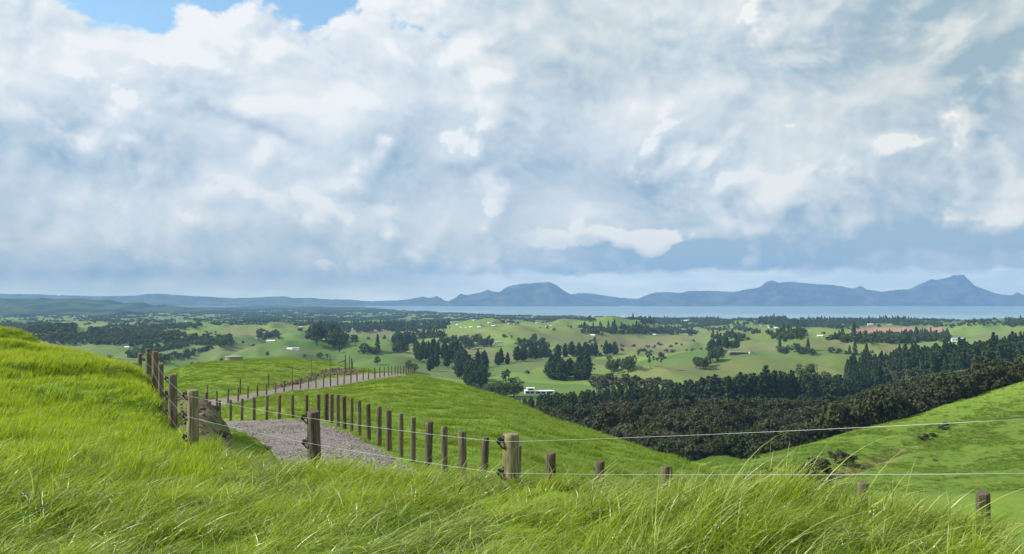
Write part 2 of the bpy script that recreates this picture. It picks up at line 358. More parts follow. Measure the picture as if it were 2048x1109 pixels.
def hitY(px, py, ymin=1.0, ymax=17000):
    """distance at which the ray through (px, py) first meets the ground beyond ymin"""
    c = col_at(np.array([px], float), PYcur[0])[0]
    ok = (c <= py) & (np.exp(SS) >= ymin)
    k = int(np.argmax(ok))
    if not ok.any() or k == 0: return None
    a, b = c[k-1], c[k]
    w = 0 if a == b or math.exp(SS[k-1]) < ymin else (a-py)/(a-b)
    Y_ = math.exp(SS[k-1]+w*(SS[k]-SS[k-1]))
    return Y_ if Y_ < ymax else None
PYcur = [PYT]
def Yof(line, px, ymin):
    out = []
    for p in px:
        py = np.interp(p, [a[0] for a in line], [a[1] for a in line]); out.append(hitY(p, py, ymin))
    return out
UPX = np.arange(330, 813, 6.0)
def clean(a, lo, hi):
    a = np.array([np.nan if v is None else v for v in a], float); a[(a < lo) | (a > hi)] = np.nan
    ix = np.arange(len(a)); g = ~np.isnan(a); a = np.interp(ix, ix[g], a[g])
    k = np.array([1, 2, 3, 2, 1])/9.; ap = np.pad(a, 2, mode='edge'); return sum(k[i]*ap[i:i+len(a)] for i in range(5))
UYN = clean(Yof(UP_N, UPX, 52), 50, 125); UYF = clean(Yof(UP_F, UPX, 54), 54, 135)
UYF = np.maximum(UYF, UYN+3.2)
lowN = np.interp(PG, LOW_PX, LOW_N); lowF = np.interp(PG, LOW_PX, LOW_F)
mk = lambda lo, hi, Y_, w: sst(Y_, lo-w, lo)*sst(Y_, hi+w, hi)
ROAD = mk(lowN, lowF, YG, .8)*sst(PG, 385, 400)
upN = np.interp(PG, UPX, UYN); upF = np.interp(PG, UPX, UYF)
ROAD = np.maximum(ROAD, mk(upN, upF, YG, 1.0)*sst(PG, 318, 332)*sst(PG, 822, 812))
# --- relief
far_amp = sst(YG, 780, 1300)*np.interp(YG, [800, 1500, 2600, 3600, 4300, 5200, 17400], [11, 19, 18, 11, 4, 1.2, 0])*(1-.0*PG)
far_amp = far_amp*np.where((PG > 700) & (YG > shore_Y(PG)*.86), 0.15, 1)
roll = fbm(XG/270+3.1, YG/330+1.7, 4, 3, .42)*2.3
calm = 1-.62*sst(PG, 780, 860)*sst(PG, 1420, 1280)*sst(YG, 1900, 1400)
ZG = ZG+far_amp*roll*calm
fold = (1-np.abs(fbm(XG/150+.12*YG/100+7.7, YG/260+2.2, 3, 303, .45))*3.2).clip(0, 1)**1.6
ZG = ZG+sst(YG, 800, 1050)*sst(YG, 3600, 2600)*(11*fold*(.35+.65*calm)+2.6*fbm(XG/42, YG/60, 2, 305))
ZG = ZG+sst(YG, 820, 1150)*sst(YG, 3200, 2300)*(9.0*fbm(XG/115+1.7, YG/150, 3, 203, .4)*1.6)*calm
val_amp = sst(YG, 300, 400)*sst(YG, 700, 560)*2.4
ZG = ZG+val_amp*fbm(XG/38, YG/60, 3, 5)
pad = sst(YG, 22, 32)*sst(YG, 200, 150)*(1-ROAD)
ZG = ZG+pad*(.16*fbm(XG/3.2, YG/4.5, 4, 9)+.03*np.maximum(0, vnoise(XG/.7, YG/.9, 12)))
lefth = sst(PG, 380, 250)*sst(YG, 8, 14)*sst(YG, 60, 45)
ZG = ZG+lefth*(.16*fbm(XG/3.5+5, YG/5.0, 3, 21)+.30*(sst(fbm(XG/3.0+9.3, YG/2.6+2.1, 2, 33), .05, .42)-.35))
nearg = sst(YG, 2, 4)*sst(YG, 13, 10)
ZG = ZG+nearg*(.15*fbm(XG/1.3, YG/1.3, 3, 41))
rh = sst(PG, 1380, 1500)*sst(YG, 190, 215)*sst(YG, 345, 320)
ZG = ZG+rh*(.9*fbm(XG/26, YG/30, 3, 51)+.34*np.sin(YG/1.9+3.0*fbm(XG/22, YG/22, 2, 8))*sst(PG, 1450, 1650)*(.5+vnoise(XG/30,YG/30,6))-1.6*np.exp(-((XG-(78+(YG-240)*1.02))/4.0)**2)*sst(YG, 225, 240)*sst(YG, 285, 262))
ZG = ZG-.05*ROAD
PYN = HY-F*ZG/YG; PYcur[0] = PYN
def H(x, y):
    x = np.asarray(x, float); y = np.asarray(y, float)
    f = (CX+F*x/y-PXS[0])/7.0; g = (np.log(y)-SS[0])/(SS[1]-SS[0])
    i = np.clip(f.astype(int), 0, len(PXS)-2); j = np.clip(g.astype(int), 0, NS-2); a = np.clip(f-i, 0, 1); b = np.clip(g-j, 0, 1)
    return (ZG[i, j]*(1-a)+ZG[i+1, j]*a)*(1-b)+(ZG[i, j+1]*(1-a)+ZG[i+1, j+1]*a)*b
def at(px, py, ymin=150):
    """ground point seen at a photo pixel"""
    Y_ = hitY(px, py, ymin)
    if Y_ is None: return None
    X_ = Y_*(px-CX)/F
    return (X_, Y_, float(H(X_, Y_)))
# visible (not hidden behind nearer ground)
VIS = PYN <= np.minimum.accumulate(PYN, axis=1)+.6
def inpoly(px, py, poly):
    r = np.zeros(np.shape(px), bool); n = len(poly)
    for i in range(n):
        x0, y0 = poly[i]; x1, y1 = poly[(i+1) % n]
        c = ((y0 > py) != (y1 > py)) & (px < (x1-x0)*(py-y0)/((y1-y0) or 1e-9)+x0); r ^= c
    return r
# --- land cover
SOIL_UP = [(540, 781), (560, 768), (586, 762), (626, 748), (655, 740), (676, 736), (700, 738), (735, 745), (712, 751), (687, 751), (647, 756), (613, 765), (581, 776)]
soil = inpoly(PG, PYN, SOIL_UP) & (YG > 60) & (YG < 140)
soilA = soil.astype(float)
bank = sst(PG, 298, 312)*sst(PG, 474, 452)*sst(YG, np.interp(PG, [300, 345, 385, 475], [22, 16.6, 13.3, 12.5]), np.interp(PG, [300, 345, 385, 475], [23, 17.6, 14.3, 13.3]))*sst(YG, 36, 30)
soilA = np.maximum(soilA, bank)
gul = rh*np.exp(-((XG-(78+(YG-240)*1.02))/5.5)**2)*sst(YG, 222, 236)*sst(YG, 285, 262)
ZG = ZG+soilA*(.22*fbm(XG/.9, YG/1.4, 4, 61)+.08)*(1-ROAD)*.8
dry = np.zeros_like(PG)
for (px, py, sx, sy, a) in [(905, 700, 90, 14, 1), (1280, 690, 80, 12, .8), (1520, 695, 90, 10, .8), (860, 668, 120, 8, .5), (1050, 712, 80, 10, .9), (1160, 735, 90, 12, .5), (1350, 665, 70, 8, .5),
                            (1760, 700, 90, 10, .7), (1650, 690, 60, 10, .7), (470, 700, 60, 7, .5), (600, 705, 60, 6, .4), (1350, 680, 60, 6, .5), (480, 668, 50, 5, .7), (1290, 745, 60, 10, .4), (900, 740, 60, 8, .4)]:
    dry = np.maximum(dry, a*np.exp(-((PG-px)/sx)**2-((PYN-py)/sy)**2)*(YG > 500))
bare = inpoly(PG, PYN+.8*vnoise(PG/9, YG/60, 4), [(1700, 660), (1735, 655), (1800, 656), (1880, 655), (1895, 662), (1880, 668), (1820, 671), (1760, 671), (1712, 668)]) & (YG > 1200)
sand = (sst(YG/shore_Y(PG), .985, .995)*(PG > 735)*(PG < 830)).astype(float)
dry = np.maximum(dry, .38*rh*np.clip(.5+fbm(XG/16, YG/12, 3, 131)*1.6, 0, 1)*sst(YG, 340, 250)); dry = np.maximum(dry, .12*sst(YG, 18, 40)*sst(YG, 200, 150)*np.clip(fbm(XG/6, YG/9, 3, 133)*2.5, 0, 1))
def to_grid_attr(a): return a.astype(np.float32).ravel()

# ------------------------------------------------------------------ materials
def noise_pos(t, scale, **k):
    g = t.new('ShaderNodeNewGeometry').outputs['Position']; return t.noise(g, scale, **k)
def ground_mat(t):
    g = t.new('ShaderNodeNewGeometry').outputs['Position']
    n1 = t.noise(g, .9, 5, .65); n2 = t.noise(g, .055, 4, .6); n3 = t.noise(g, 7., 3, .6); n4 = t.noise(t.vm('MULTIPLY', g, (.0038, .0055, .0038)), 1, 4, .55); 
    col = t.mix(t.ss(n1, .35, .68), (.095, .170, .014), (.155, .240, .022))
    col = t.mix(t.m('MULTIPLY', t.ss(n2, .42, .7), .6), col, (.165, .205, .030))
    col = t.mix(t.m('MULTIPLY', t.ss(n3, .55, .75), .25), col, (.060, .085, .012))
    n5 = t.noise(g, .35, 5, .7); col = t.mix(t.m('MULTIPLY', t.ss(n5, .58, .7), .55), col, (.19, .165, .060))
    fary = t.attr('faraway')
    vo = t.new('ShaderNodeTexVoronoi', feature='F1'); t.put(vo.inputs['Vector'], t.vm('ADD', t.vm('MULTIPLY', g, (.0042, .0030, .001)), t.vm('SCALE', t.noise(g, .004, 3, out=1), scale=.5))); vo.inputs['Scale'].default_value = 1
    vc = t.sep(vo.outputs['Color'])
    fcol = t.mix(t.ss(vc[0], .25, .8), (.082, .145, .028), (.135, .200, .040))
    fcol = t.mix(t.m('MULTIPLY', t.ss(vc[1], .66, .85), .5), fcol, (.150, .150, .062))
    fcol = t.mix(t.m('MULTIPLY', t.ss(n4, .48, .62), .5), fcol, (.140, .135, .055))
    fcol = t.mix(t.m('MULTIPLY', t.ss(n2, .56, .72), .45), fcol, (.075, .095, .030))
    col = t.mix(fary, col, fcol)
    col = t.mix(t.attr('dry'), col, (.165, .145, .075))
    col = t.mix(t.attr('hillside'), col, t.mix(t.ss(n5, .45, .65), (.080, .150, .014), (.135, .165, .026)))
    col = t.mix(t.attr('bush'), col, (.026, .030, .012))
    sc_ = t.mix(t.ss(n3, .35, .7), (.050, .039, .027), (.150, .120, .085)); sc_ = t.mix(t.ss(t.noise(g, 1.7, 5, .7), .45, .55), sc_, (.095, .135, .025))
    col = t.mix(t.attr('soil'), col, sc_)
    col = t.mix(t.attr('gully'), col, t.mix(t.ss(n1, .4, .6), (.10, .075, .035), (.28, .20, .11)))
    col = t.mix(t.attr('bare'), col, (.29, .165, .105)); col = t.mix(t.attr('sand'), col, (.5, .45, .36))
    b = t.noise(g, 3.2, 6, .7)
    return principled(t, col, .9, .12, b, .8, .12)
M = {}
M['ground'] = mat('pasture', ground_mat)
def gravel(t):
    g = t.new('ShaderNodeNewGeometry').outputs['Position']
    v = t.new('ShaderNodeTexVoronoi'); t.put(v.inputs['Vector'], g); v.inputs['Scale'].default_value = 42
    r = t.sep(v.outputs['Color'])[0]
    col = t.mix(t.ss(r, .1, .9), (.082, .075, .066), (.285, .258, .228))
    col = t.mix(t.m('MULTIPLY', t.ss(t.noise(g, .8, 4), .5, .7), .35), col, (.21, .175, .135))
    n = t.noise(g, 22, 3)
    return principled(t, col, .85, .3, t.m('ADD', t.m('SUBTRACT', 1, v.outputs['Distance']), n), .9, .03)
M['gravel'] = mat('gravel', gravel)
M['stone'] = mat('stone', lambda t: principled(t, t.mix(t.new('ShaderNodeObjectInfo').outputs['Random'], (.09, .083, .074), (.38, .35, .31)), .85, .3))
M['clod'] = mat('soil_clod', lambda t: principled(t, t.mix(t.new('ShaderNodeObjectInfo').outputs['Random'], (.048, .037, .026), (.165, .130, .092)), .95, .1, noise_pos(t, 30), .8, .02))
def leafy(c0, c1, c2, transl=.45, rough=.5, spec=.35, attr=True, patch=None):
    def b(t):
        r = t.attr('tint') if attr else t.new('ShaderNodeObjectInfo').outputs['Random']
        cr = t.new('ShaderNodeValToRGB'); t.put(cr.inputs[0], r); e = cr.color_ramp
        e.elements[0].color = (*c0, 1); e.elements[1].color = (*c2, 1); k = e.elements.new(.6); k.color = (*c1, 1)
        col = cr.outputs[0]
        if patch:
            oi = t.new('ShaderNodeObjectInfo'); n = t.noise(oi.outputs['Location'], patch[0], 3, .6)
            col = t.mix(t.m('MULTIPLY', t.ss(n, .40, .66), patch[2]), col, patch[1])
            col = t.mix(t.m('MULTIPLY', oi.outputs['Random'], .3), col, c0)
        p = principled(t, col, rough, spec)
        tr = t.new('ShaderNodeBsdfTranslucent'); t.put(tr.inputs['Color'], t.mix(1., col, (1.25, 1.15, .55), 'MULTIPLY'))
        mx = t.new('ShaderNodeMixShader'); mx.inputs[0].default_value = transl
        t.l.new(p, mx.inputs[1]); t.l.new(tr.outputs[0], mx.inputs[2])
        return mx.outputs[0]
    return b
M['blade'] = mat('long_grass_blade', leafy((.060, .120, .010), (.255, .370, .034), (.62, .67, .32), .45, .34, .45, patch=(.9, (.31, .41, .022), .75)))
M['blade2'] = mat('hill_grass_blade', leafy((.105, .210, .012), (.295, .415, .018), (.46, .52, .12), .5, .5, .3, patch=(.35, (.33, .40, .03), .6)))
M['blade3'] = mat('pasture_blade', leafy((.085, .165, .014), (.165, .275, .022), (.28, .32, .07), .4, .6, .25, patch=(.12, (.19, .24, .032), .5)))
def wood(dark, light, green):
    def b(t):
        co = t.new('ShaderNodeTexCoord').outputs['Object']; oi = t.new('ShaderNodeObjectInfo')
        s = t.vm('ADD', t.vm('MULTIPLY', co, (38, 38, 2.2)), t.vm('SCALE', t.xyz(1, 2, 3), scale=t.m('MULTIPLY', oi.outputs['Random'], 50)))
        n = t.noise(s, 1, 5, .65); big = t.noise(t.vm('ADD', t.vm('MULTIPLY', co, (6, 6, 2.5)), t.vm('SCALE', t.xyz(1, 2, 3), scale=oi.outputs['Random'])), 1, 3)
        col = t.mix(t.ss(n, .36, .68), dark, light)
        col = t.mix(t.m('MULTIPLY', t.ss(big, .45, .65), .6), col, green)
        col = t.mix(t.m('MULTIPLY', oi.outputs['Random'], .5), col, t.mix(1., col, (1.0, .93, .83), 'MULTIPLY'))
        return principled(t, col, .88, .15, n, .7, .01)
    return b
M['wood'] = mat('weathered_post_wood', wood((.062, .055, .038), (.215, .190, .128), (.115, .118, .060)))
M['woodgreen'] = mat('green_treated_post_wood', wood((.10, .09, .05), (.30, .27, .16), (.17, .18, .085)))
M['wooddark'] = mat('dark_rusty_post_wood', wood((.044, .038, .028), (.150, .124, .088), (.085, .080, .052)))
M['wire'] = mat('galvanised_wire', lambda t: principled(t, (.40, .41, .42), .45, .5, metallic=.5))
M['black'] = mat('black_plastic', lambda t: principled(t, (.012, .012, .014), .45, .5))
def bark(a, b_):
    return lambda t: principled(t, t.mix(noise_pos(t, 1.5, detail=4), a, b_), .9, .1)
M['bark'] = mat('bark', bark((.05, .038, .028), (.14, .11, .085))); M['palebark'] = mat('pale_bark', bark((.20, .17, .13), (.42, .38, .32)))
def foliage(c0, c1, vary=.5, transl=.18):
    def b(t):
        oi = t.new('ShaderNodeObjectInfo'); r = t.attr('tint')
        col = t.mix(r, c0, c1); col = t.mix(t.m('MULTIPLY', oi.outputs['Random'], vary), col, t.mix(1., col, (.55, .62, .6), 'MULTIPLY'))
        p = principled(t, col, .75, .15); tr = t.new('ShaderNodeBsdfTranslucent'); t.put(tr.inputs[0], col)
        mx = t.new('ShaderNodeMixShader'); mx.inputs[0].default_value = transl; t.l.new(p, mx.inputs[1]); t.l.new(tr.outputs[0], mx.inputs[2])
        return mx.outputs[0]
    return b
M['pine'] = mat('pine_needles', foliage((.026, .050, .018), (.075, .115, .040)))
M['broad'] = mat('broad_leaves', foliage((.034, .058, .018), (.095, .135, .042)))
M['gum'] = mat('olive_gum_leaves', foliage((.050, .060, .028), (.125, .130, .070)))
def scrub_m(t):
    r = t.new('ShaderNodeObjectInfo').outputs['Random']; k = t.new('ShaderNodeValToRGB'); t.put(k.inputs[0], r); e = k.color_ramp; e.interpolation = 'CONSTANT'
    e.elements[0].position = 0; e.elements[0].color = (.055, .066, .023, 1); e.elements[1].position = .86; e.elements[1].color = (.082, .088, .042, 1)
    for p_, c_ in ((.22, (.047, .060, .021)), (.42, (.064, .069, .025)), (.58, (.042, .062, .021)), (.72, (.055, .058, .023))):
        q_ = e.elements.new(p_); q_.color = (*c_, 1)
    col = t.mix(t.attr('tint'), t.mix(1., k.outputs[0], (.52, .58, .52), 'MULTIPLY'), k.outputs[0])
    p = principled(t, col, .75, .12); tr = t.new('ShaderNodeBsdfTranslucent'); t.put(tr.inputs[0], col)
    mx = t.new('ShaderNodeMixShader'); mx.inputs[0].default_value = .12; t.l.new(p, mx.inputs[1]); t.l.new(tr.outputs[0], mx.inputs[2]); return mx.outputs[0]
M['scrub'] = mat('scrub_leaves', scrub_m)
M['gorse'] = mat('gorse_twigs', foliage((.035, .033, .015), (.11, .085, .045), .6, .1))
def flat(c, rough=.6, spec=.3): return lambda t: principled(t, t.mix(noise_pos(t, .8, detail=4), tuple(x*.88 for x in c), c), rough, spec)
for n_, c_ in (('whitewall', (.74, .74, .72)), ('whiteroof', (.80, .81, .82)), ('redroof', (.26, .07, .045)), ('redwall', (.20, .055, .04)), ('greyroof', (.30, .33, .37)), ('creamwall', (.55, .5, .40)), ('glass', (.04, .05, .06)), ('brownroof', (.2, .13, .09)), ('concrete', (.25, .235, .19))):
    M[n_] = mat(n_, flat(c_, .15 if n_ == 'glass' else .6))
def mount(c0, c1): return lambda t: principled(t, t.mix(t.ss(noise_pos(t, .004, detail=6), .4, .62), c0, c1), .95, .05, noise_pos(t, .01, detail=6), .8, 30)
M['mount'] = mat('bush_clad_rock', mount((.022, .032, .020), (.10, .10, .06)))
M['hillwood'] = mat('wooded_hill', mount((.014, .026, .012), (.060, .085, .030)))
def sea_m(t):
    g = t.new('ShaderNodeNewGeometry').outputs['Position']
    b = t.noise(t.vm('MULTIPLY', g, (.00022, .0011, 1)), 1, 4, .5)
    col = t.mix(t.ss(b, .4, .65), (.13, .225, .26), (.20, .32, .35))
    n = t.noise(g, .05, 4, .6)
    return principled(t, col, .34, .4, n, .25, 2)
M['sea'] = mat('sea_water', sea_m)

# ------------------------------------------------------------------ setting
I = np.arange(len(PXS))[:, None]*NS+np.arange(NS)[None, :]
quads = np.stack([I[:-1, :-1], I[1:, :-1], I[1:, 1:], I[:-1, 1:]], -1).reshape(-1, 4)
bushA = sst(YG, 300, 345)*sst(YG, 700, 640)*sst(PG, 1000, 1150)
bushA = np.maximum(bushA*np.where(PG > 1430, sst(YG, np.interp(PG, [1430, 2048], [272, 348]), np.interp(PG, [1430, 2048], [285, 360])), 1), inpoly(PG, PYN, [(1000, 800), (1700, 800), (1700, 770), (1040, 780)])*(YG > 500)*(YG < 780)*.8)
gm = mesh_np('ground', np.stack([XG.ravel(), YG.ravel(), ZG.ravel()], -1), quads, [M['ground']],
             attrs=dict(hillside=to_grid_attr(.85*rh*sst(YG, 335, 290)), soil=to_grid_attr(soilA), dry=to_grid_attr(dry), bare=to_grid_attr(bare), sand=to_grid_attr(sand), gully=to_grid_attr(np.clip(gul*1.3*(.75+.9*fbm(XG/6, YG/6, 3, 141)), 0, .9)), bush=to_grid_attr(bushA), faraway=to_grid_attr(sst(YG, 380, 560))))
tag(link('ground', gm), kind='structure')

def road_strip(pxs, yn, yf, nw, name):
    P_ = np.repeat(pxs[:, None], nw, 1); w = np.linspace(0, 1, nw)[None, :]
    Y_ = yn[:, None]*(1-w)+yf[:, None]*w
    e = .55*fbm(P_/(260./Y_), Y_/1.2, 3, 77)
    Y_ = Y_+e*np.where((w == 0) | (w == 1), 1, 0)
    X_ = Y_*(P_-CX)/F; Z_ = H(X_, Y_)+.075+.03*fbm(X_/.5, Y_/.5, 3, 71)+.03*fbm(X_/3, Y_/3, 2, 72)
    edge = np.minimum(w, 1-w)*nw; Z_ = Z_-.05*(edge < 1)
    n = len(pxs); J = np.arange(n)[:, None]*nw+np.arange(nw)[None, :]
    q = np.stack([J[:-1, :-1], J[1:, :-1], J[1:, 1:], J[:-1, 1:]], -1).reshape(-1, 4)
    return np.stack([X_.ravel(), Y_.ravel(), Z_.ravel()], -1), q
lp = np.arange(396, 2400, 3.0)
va, qa = road_strip(lp, np.interp(lp, LOW_PX, LOW_N), np.interp(lp, LOW_PX, LOW_F), 70, 'a')
up = np.arange(330, 813, 2.0)
vb, qb = road_strip(up, np.interp(up, UPX, UYN), np.interp(up, UPX, UYF), 30, 'b')
rd = mesh_np('gravel_road', np.concatenate([va, vb]), np.concatenate([qa, qb+len(va)]), [M['gravel']])
tag(link('gravel_road', rd), kind='structure')

sm = MB(); sm.add([(-9000, 3900, SEA_Z), (32000, 3900, SEA_Z), (32000, 17600, SEA_Z), (-9000, 17600, SEA_Z)], [(0, 1, 2, 3)])
tag(link('sea', sm.mesh('sea', [M['sea']])), kind='structure')

def ridge(name, line, Y0, D, base, m_, seed):
    xs = np.array([a[0] for a in line], float); ys = np.array([a[1] for a in line], float)
    px = np.arange(xs[0], xs[-1]+.1, 1.5); py = np.interp(px, xs, ys)
    py = py-.9*fbm(px/6., px*0+seed, 4, seed, .65)
    nt = 41; tt = np.linspace(-1, 1, nt)
    P_ = px[:, None]*np.ones((1, nt)); T_ = tt[None, :]*np.ones((len(px), 1))
    top = (HY-py)*Y0/F
    yy = Y0+T_*D; xx = Y0*(P_-CX)/F
    sp = fbm(xx/(D*.45), yy/(D*.7), 4, seed)
    prof = np.clip(1-np.abs(T_), 0, 1)**(1.15)
    prof = np.clip(prof*(1+.75*sp*(1-prof)*1.6), 0, 1)
    prof = np.where(T_ == 0, 1, np.minimum(prof, 1-.25*np.abs(T_)))
    zz = base+(top[:, None]-base)*prof-3*(np.abs(T_) > .99)
    J = np.arange(len(px))[:, None]*nt+np.arange(nt)[None, :]
    q = np.stack([J[:-1, :-1], J[1:, :-1], J[1:, 1:], J[:-1, 1:]], -1).reshape(-1, 4)
    tag(link(name, mesh_np(name, np.stack([xx.ravel(), yy.ravel(), zz.ravel()], -1), q, [m_])), kind='structure')
ridge('mountains', [(-900, 592), (-300, 590), (0, 588), (60, 589), (120, 591), (200, 593), (270, 592), (285, 589), (325, 588), (360, 591), (420, 594), (460, 597), (500, 596), (540, 594), (570, 593), (590, 597), (620, 596), (650, 599), (700, 600), (740, 603), (800, 601), (830, 597), (846, 593), (856, 597), (873, 592.6), (887, 600), (905, 606), (930, 609), (960, 611.5)], 16300, 900, -100, M['mount'], 5)
ridge('mountains', [(885, 611), (901, 600), (911, 596), (921, 588), (935, 591), (952, 587), (962, 585), (976, 580), (986, 584), (1000, 584), (1010, 576), (1025, 571), (1045, 568), (1060, 567), (1085, 565.5), (1100, 565), (1115, 572), (1125, 580), (1140, 589), (1155, 595), (1190, 603), (1230, 610)], 15700, 800, -100, M['mount'], 9)
ridge('mountains', [(1100, 600), (1130, 592), (1140, 589), (1170, 586), (1200, 590), (1240, 596), (1270, 598), (1300, 596), (1330, 604), (1360, 610)], 17000, 600, -100, M['mount'], 13)
ridge('mountains', [(1262, 611), (1273, 600), (1289, 592), (1312, 585), (1340, 584.6), (1359, 586.5), (1379, 582.6), (1421, 582), (1468, 584.6), (1492, 580), (1519, 575), (1534, 564), (1544, 561), (1556, 566), (1585, 564), (1601, 566), (1624, 568), (1659, 570), (1683, 573), (1706, 577.5), (1721.5, 572), (1733, 579.5), (1764, 584), (1796, 580), (1819, 579), (1842, 568), (1862, 559), (1873.5, 560), (1899, 555), (1905, 551.5), (1928, 550), (1936, 559), (1947.6, 571), (1971, 580), (1990.5, 586.5), (2006, 590), (2029, 591.6), (2035, 585), (2041, 590), (2060, 590), (2120, 596), (2200, 598), (2600, 601), (2950, 600)], 16000, 900, -100, M['mount'], 17)
ridge('hills', [(-900, 590), (-300, 594), (0, 597), (65, 599), (82, 596), (113, 599), (160, 597), (191, 601), (219, 600), (246, 606), (273, 606), (284, 604), (307, 612), (328, 609), (359, 613), (393, 617), (420, 621)], 7600, 700, -99, M['hillwood'], 23)
ridge('hills', [(-600, 612), (-100, 612), (0, 614), (60, 611), (110, 616), (150, 614), (200, 618), (240, 620), (260, 624)], 6000, 450, -96, M['hillwood'], 29)
ridge('hills', [(420, 619), (470, 614), (520, 611), (580, 612), (640, 613), (700, 615), (760, 616)], 11500, 500, -98, M['hillwood'], 31)

# ------------------------------------------------------------------ leaf meshes
def leaf_cloud(centres, radii, n_each, size, rng, flatten=.8, up=.25):
    C_ = np.repeat(np.asarray(centres, float), n_each, 0); R_ = np.repeat(np.asarray(radii, float), n_each)
    n = len(C_); d = rng.normal(size=(n, 3)); d /= np.linalg.norm(d, axis=1)[:, None]
    r = R_*rng.uniform(.55, 1.05, n); p = C_+d*r[:, None]*np.array([1, 1, flatten])
    nr = d+rng.normal(size=(n, 3))*.55; nr[:, 2] += up; nr /= np.linalg.norm(nr, axis=1)[:, None]
    a = np.cross(nr, rng.normal(size=(n, 3))); a /= np.linalg.norm(a, axis=1)[:, None]; b = np.cross(nr, a)
    s = size*rng.uniform(.6, 1.4, n)[:, None]
    v = np.stack([p-a*s-b*s*.5, p+a*s*.2-b*s*.8, p+a*s+b*s*.3, p-a*s*.1+b*s*.9], 1).reshape(-1, 3)
    f = np.arange(n*4).reshape(-1, 4)
    tint = np.repeat(np.clip(np.repeat(rng.uniform(.1, .9, len(centres)), n_each)+rng.normal(size=n)*.18, 0, 1), 4)
    return v, f, tint
def crown_mesh(name, m_, *clouds):
    vs, fs, ts, b = [], [], [], 0
    for v, f, ti in clouds: vs.append(v); fs.append(f+b); ts.append(ti); b += len(v)
    return mesh_np(name, np.concatenate(vs), np.concatenate(fs), [m_], smooth=False, attrs=dict(tint=np.concatenate(ts)))
def trunk_mesh(name, h, r, m_, limbs, rng):
    mb = MB(); mb.tube([(0, 0, -1), (.0, 0, h*.3), (.1*r, .1*r, h*.7), (0, 0, h)], [r*1.25, r, r*.65, r*.2], 7)
    for a, z0, L, dz in limbs: mb.tube([(0, 0, z0), (math.cos(a)*L*.5, math.sin(a)*L*.5, z0+dz*.6), (math.cos(a)*L, math.sin(a)*L, z0+dz)], [r*.45, r*.3, r*.1], 5)
    return mb.mesh(name, [m_], True)
def pine_proto(seed, H_=20, R=3.6, skirt=.12, n=8, size=.62):
    rng = np.random.default_rng(seed); cs, rs = [], []; limbs = []
    z = H_*skirt
    while z < H_*.97:
        u = (z/H_-skirt)/(1-skirt); rad = R*(1-u**2.2)**.8*min(1, .6+u*3)*rng.uniform(.8, 1.12)+.25; k = max(3, int(7*(1-u)+3)); a0 = rng.uniform(0, 6.3)
        for i in range(k):
            a = a0+i*6.283/k+rng.normal()*.25; q = rad*rng.uniform(.6, 1.18)
            for fr in ((.95, .5) if q > 1.5 else (.8,)):
                cs.append((math.cos(a)*q*fr, math.sin(a)*q*fr, z+q*fr*.18+rng.normal()*.3)); rs.append(.75+.30*q*(1.2-fr))
            if i % 2 == 0 and u < .8: limbs.append((a, z, q*.9, q*.25))
        z += H_*.052*rng.uniform(.8, 1.25)
    cs.append((0, 0, H_*.985)); rs.append(.5)
    cr = crown_mesh('pine_crown', M['pine'], leaf_cloud(cs, rs, n+2, size, rng, .7))
    return trunk_mesh('pine_trunk', H_*.95, .32, M['bark'], limbs[:14], rng), cr
def broad_proto(seed, H_=12, R=5, m_='broad', nb=26, trunk='bark', n=42, size=.38, base=.18, open_=0.0, zf=.85):
    rng = np.random.default_rng(seed); cs, rs, limbs = [], [], []
    for i in range(nb):
        a = rng.uniform(0, 6.283); u = rng.uniform(0, 1)**.5; zc = rng.uniform(base+.12, .95)
        env = math.sin(math.pi*min(1, max(.06, (zc-base)/(1.04-base)))**.75)**.6
        q = R*env*u*.82; cs.append((math.cos(a)*q, math.sin(a)*q, zc*H_)); rs.append(R*rng.uniform(.20, .34)*(1-open_*.4))
        if i < 12: limbs.append((a, zc*H_*.45, q*.9, zc*H_*.5))
    cr = crown_mesh('crown', M[m_], leaf_cloud(cs, rs, n, size, rng, zf, .35))
    return trunk_mesh('trunk', H_*.8, .028*H_, M[trunk], limbs, rng), cr
PINES = [pine_proto(s, 20, r, sk) for s, r, sk in ((1, 4.4, .08), (2, 5.2, .12), (3, 4.0, .06), (4, 5.8, .14))]
BROADS = [broad_proto(s, 12, r, nb=b) for s, r, b in ((11, 5.2, 30), (12, 6.4, 36), (13, 4.4, 24))]
GUMS = [broad_proto(s, 15, r, 'gum', 26, 'palebark', 34, .46, .24, 1) for s, r in ((21, 6.6), (22, 5.8))]
BUSHES = [broad_proto(s, 2.0, 1.5, 'gorse', 16, 'bark', 40, .13, .02) for s in (31, 32)]

def tree(kind, protos, x, y, h, label, cat, group=None, i=None, nominal=20, wide=1.0, z=None):
    tm, cm = protos[(i if i is not None else random.randrange(99)) % len(protos)]
    o = empty(kind, (x, y, float(H(x, y)) if z is None else z), random.uniform(0, 6.28)); s = h/nominal
    o.scale = (s*wide, s*wide, s)
    tag(o, label, cat, group)
    a = link('trunk', tm, o); b = link('crown', cm, o)
    return o
def belt(kind, protos, p0, p1, n, h, label, cat, group, nominal=20, wide=1., jit=2., ymin=400, hv=.14):
    Q = []
    for k in range(25):
        q = k/24; c = at(p0[0]*(1-q)+p1[0]*q, p0[1]*(1-q)+p1[1]*q, ymin)
        if c: Q.append(c)
    Q = np.array(Q); dd = np.concatenate([[0], np.cumsum(np.linalg.norm(np.diff(Q[:, :2], axis=0), axis=1).clip(0, 90))])
    for i in range(n):
        q = (i+.5)/n*dd[-1]; x = np.interp(q, dd, Q[:, 0])+random.gauss(0, jit); y = np.interp(q, dd, Q[:, 1])+random.gauss(0, jit)
        tree(kind, protos, x, y, h*random.gauss(1, hv), label, cat, group, nominal=nominal, wide=wide)
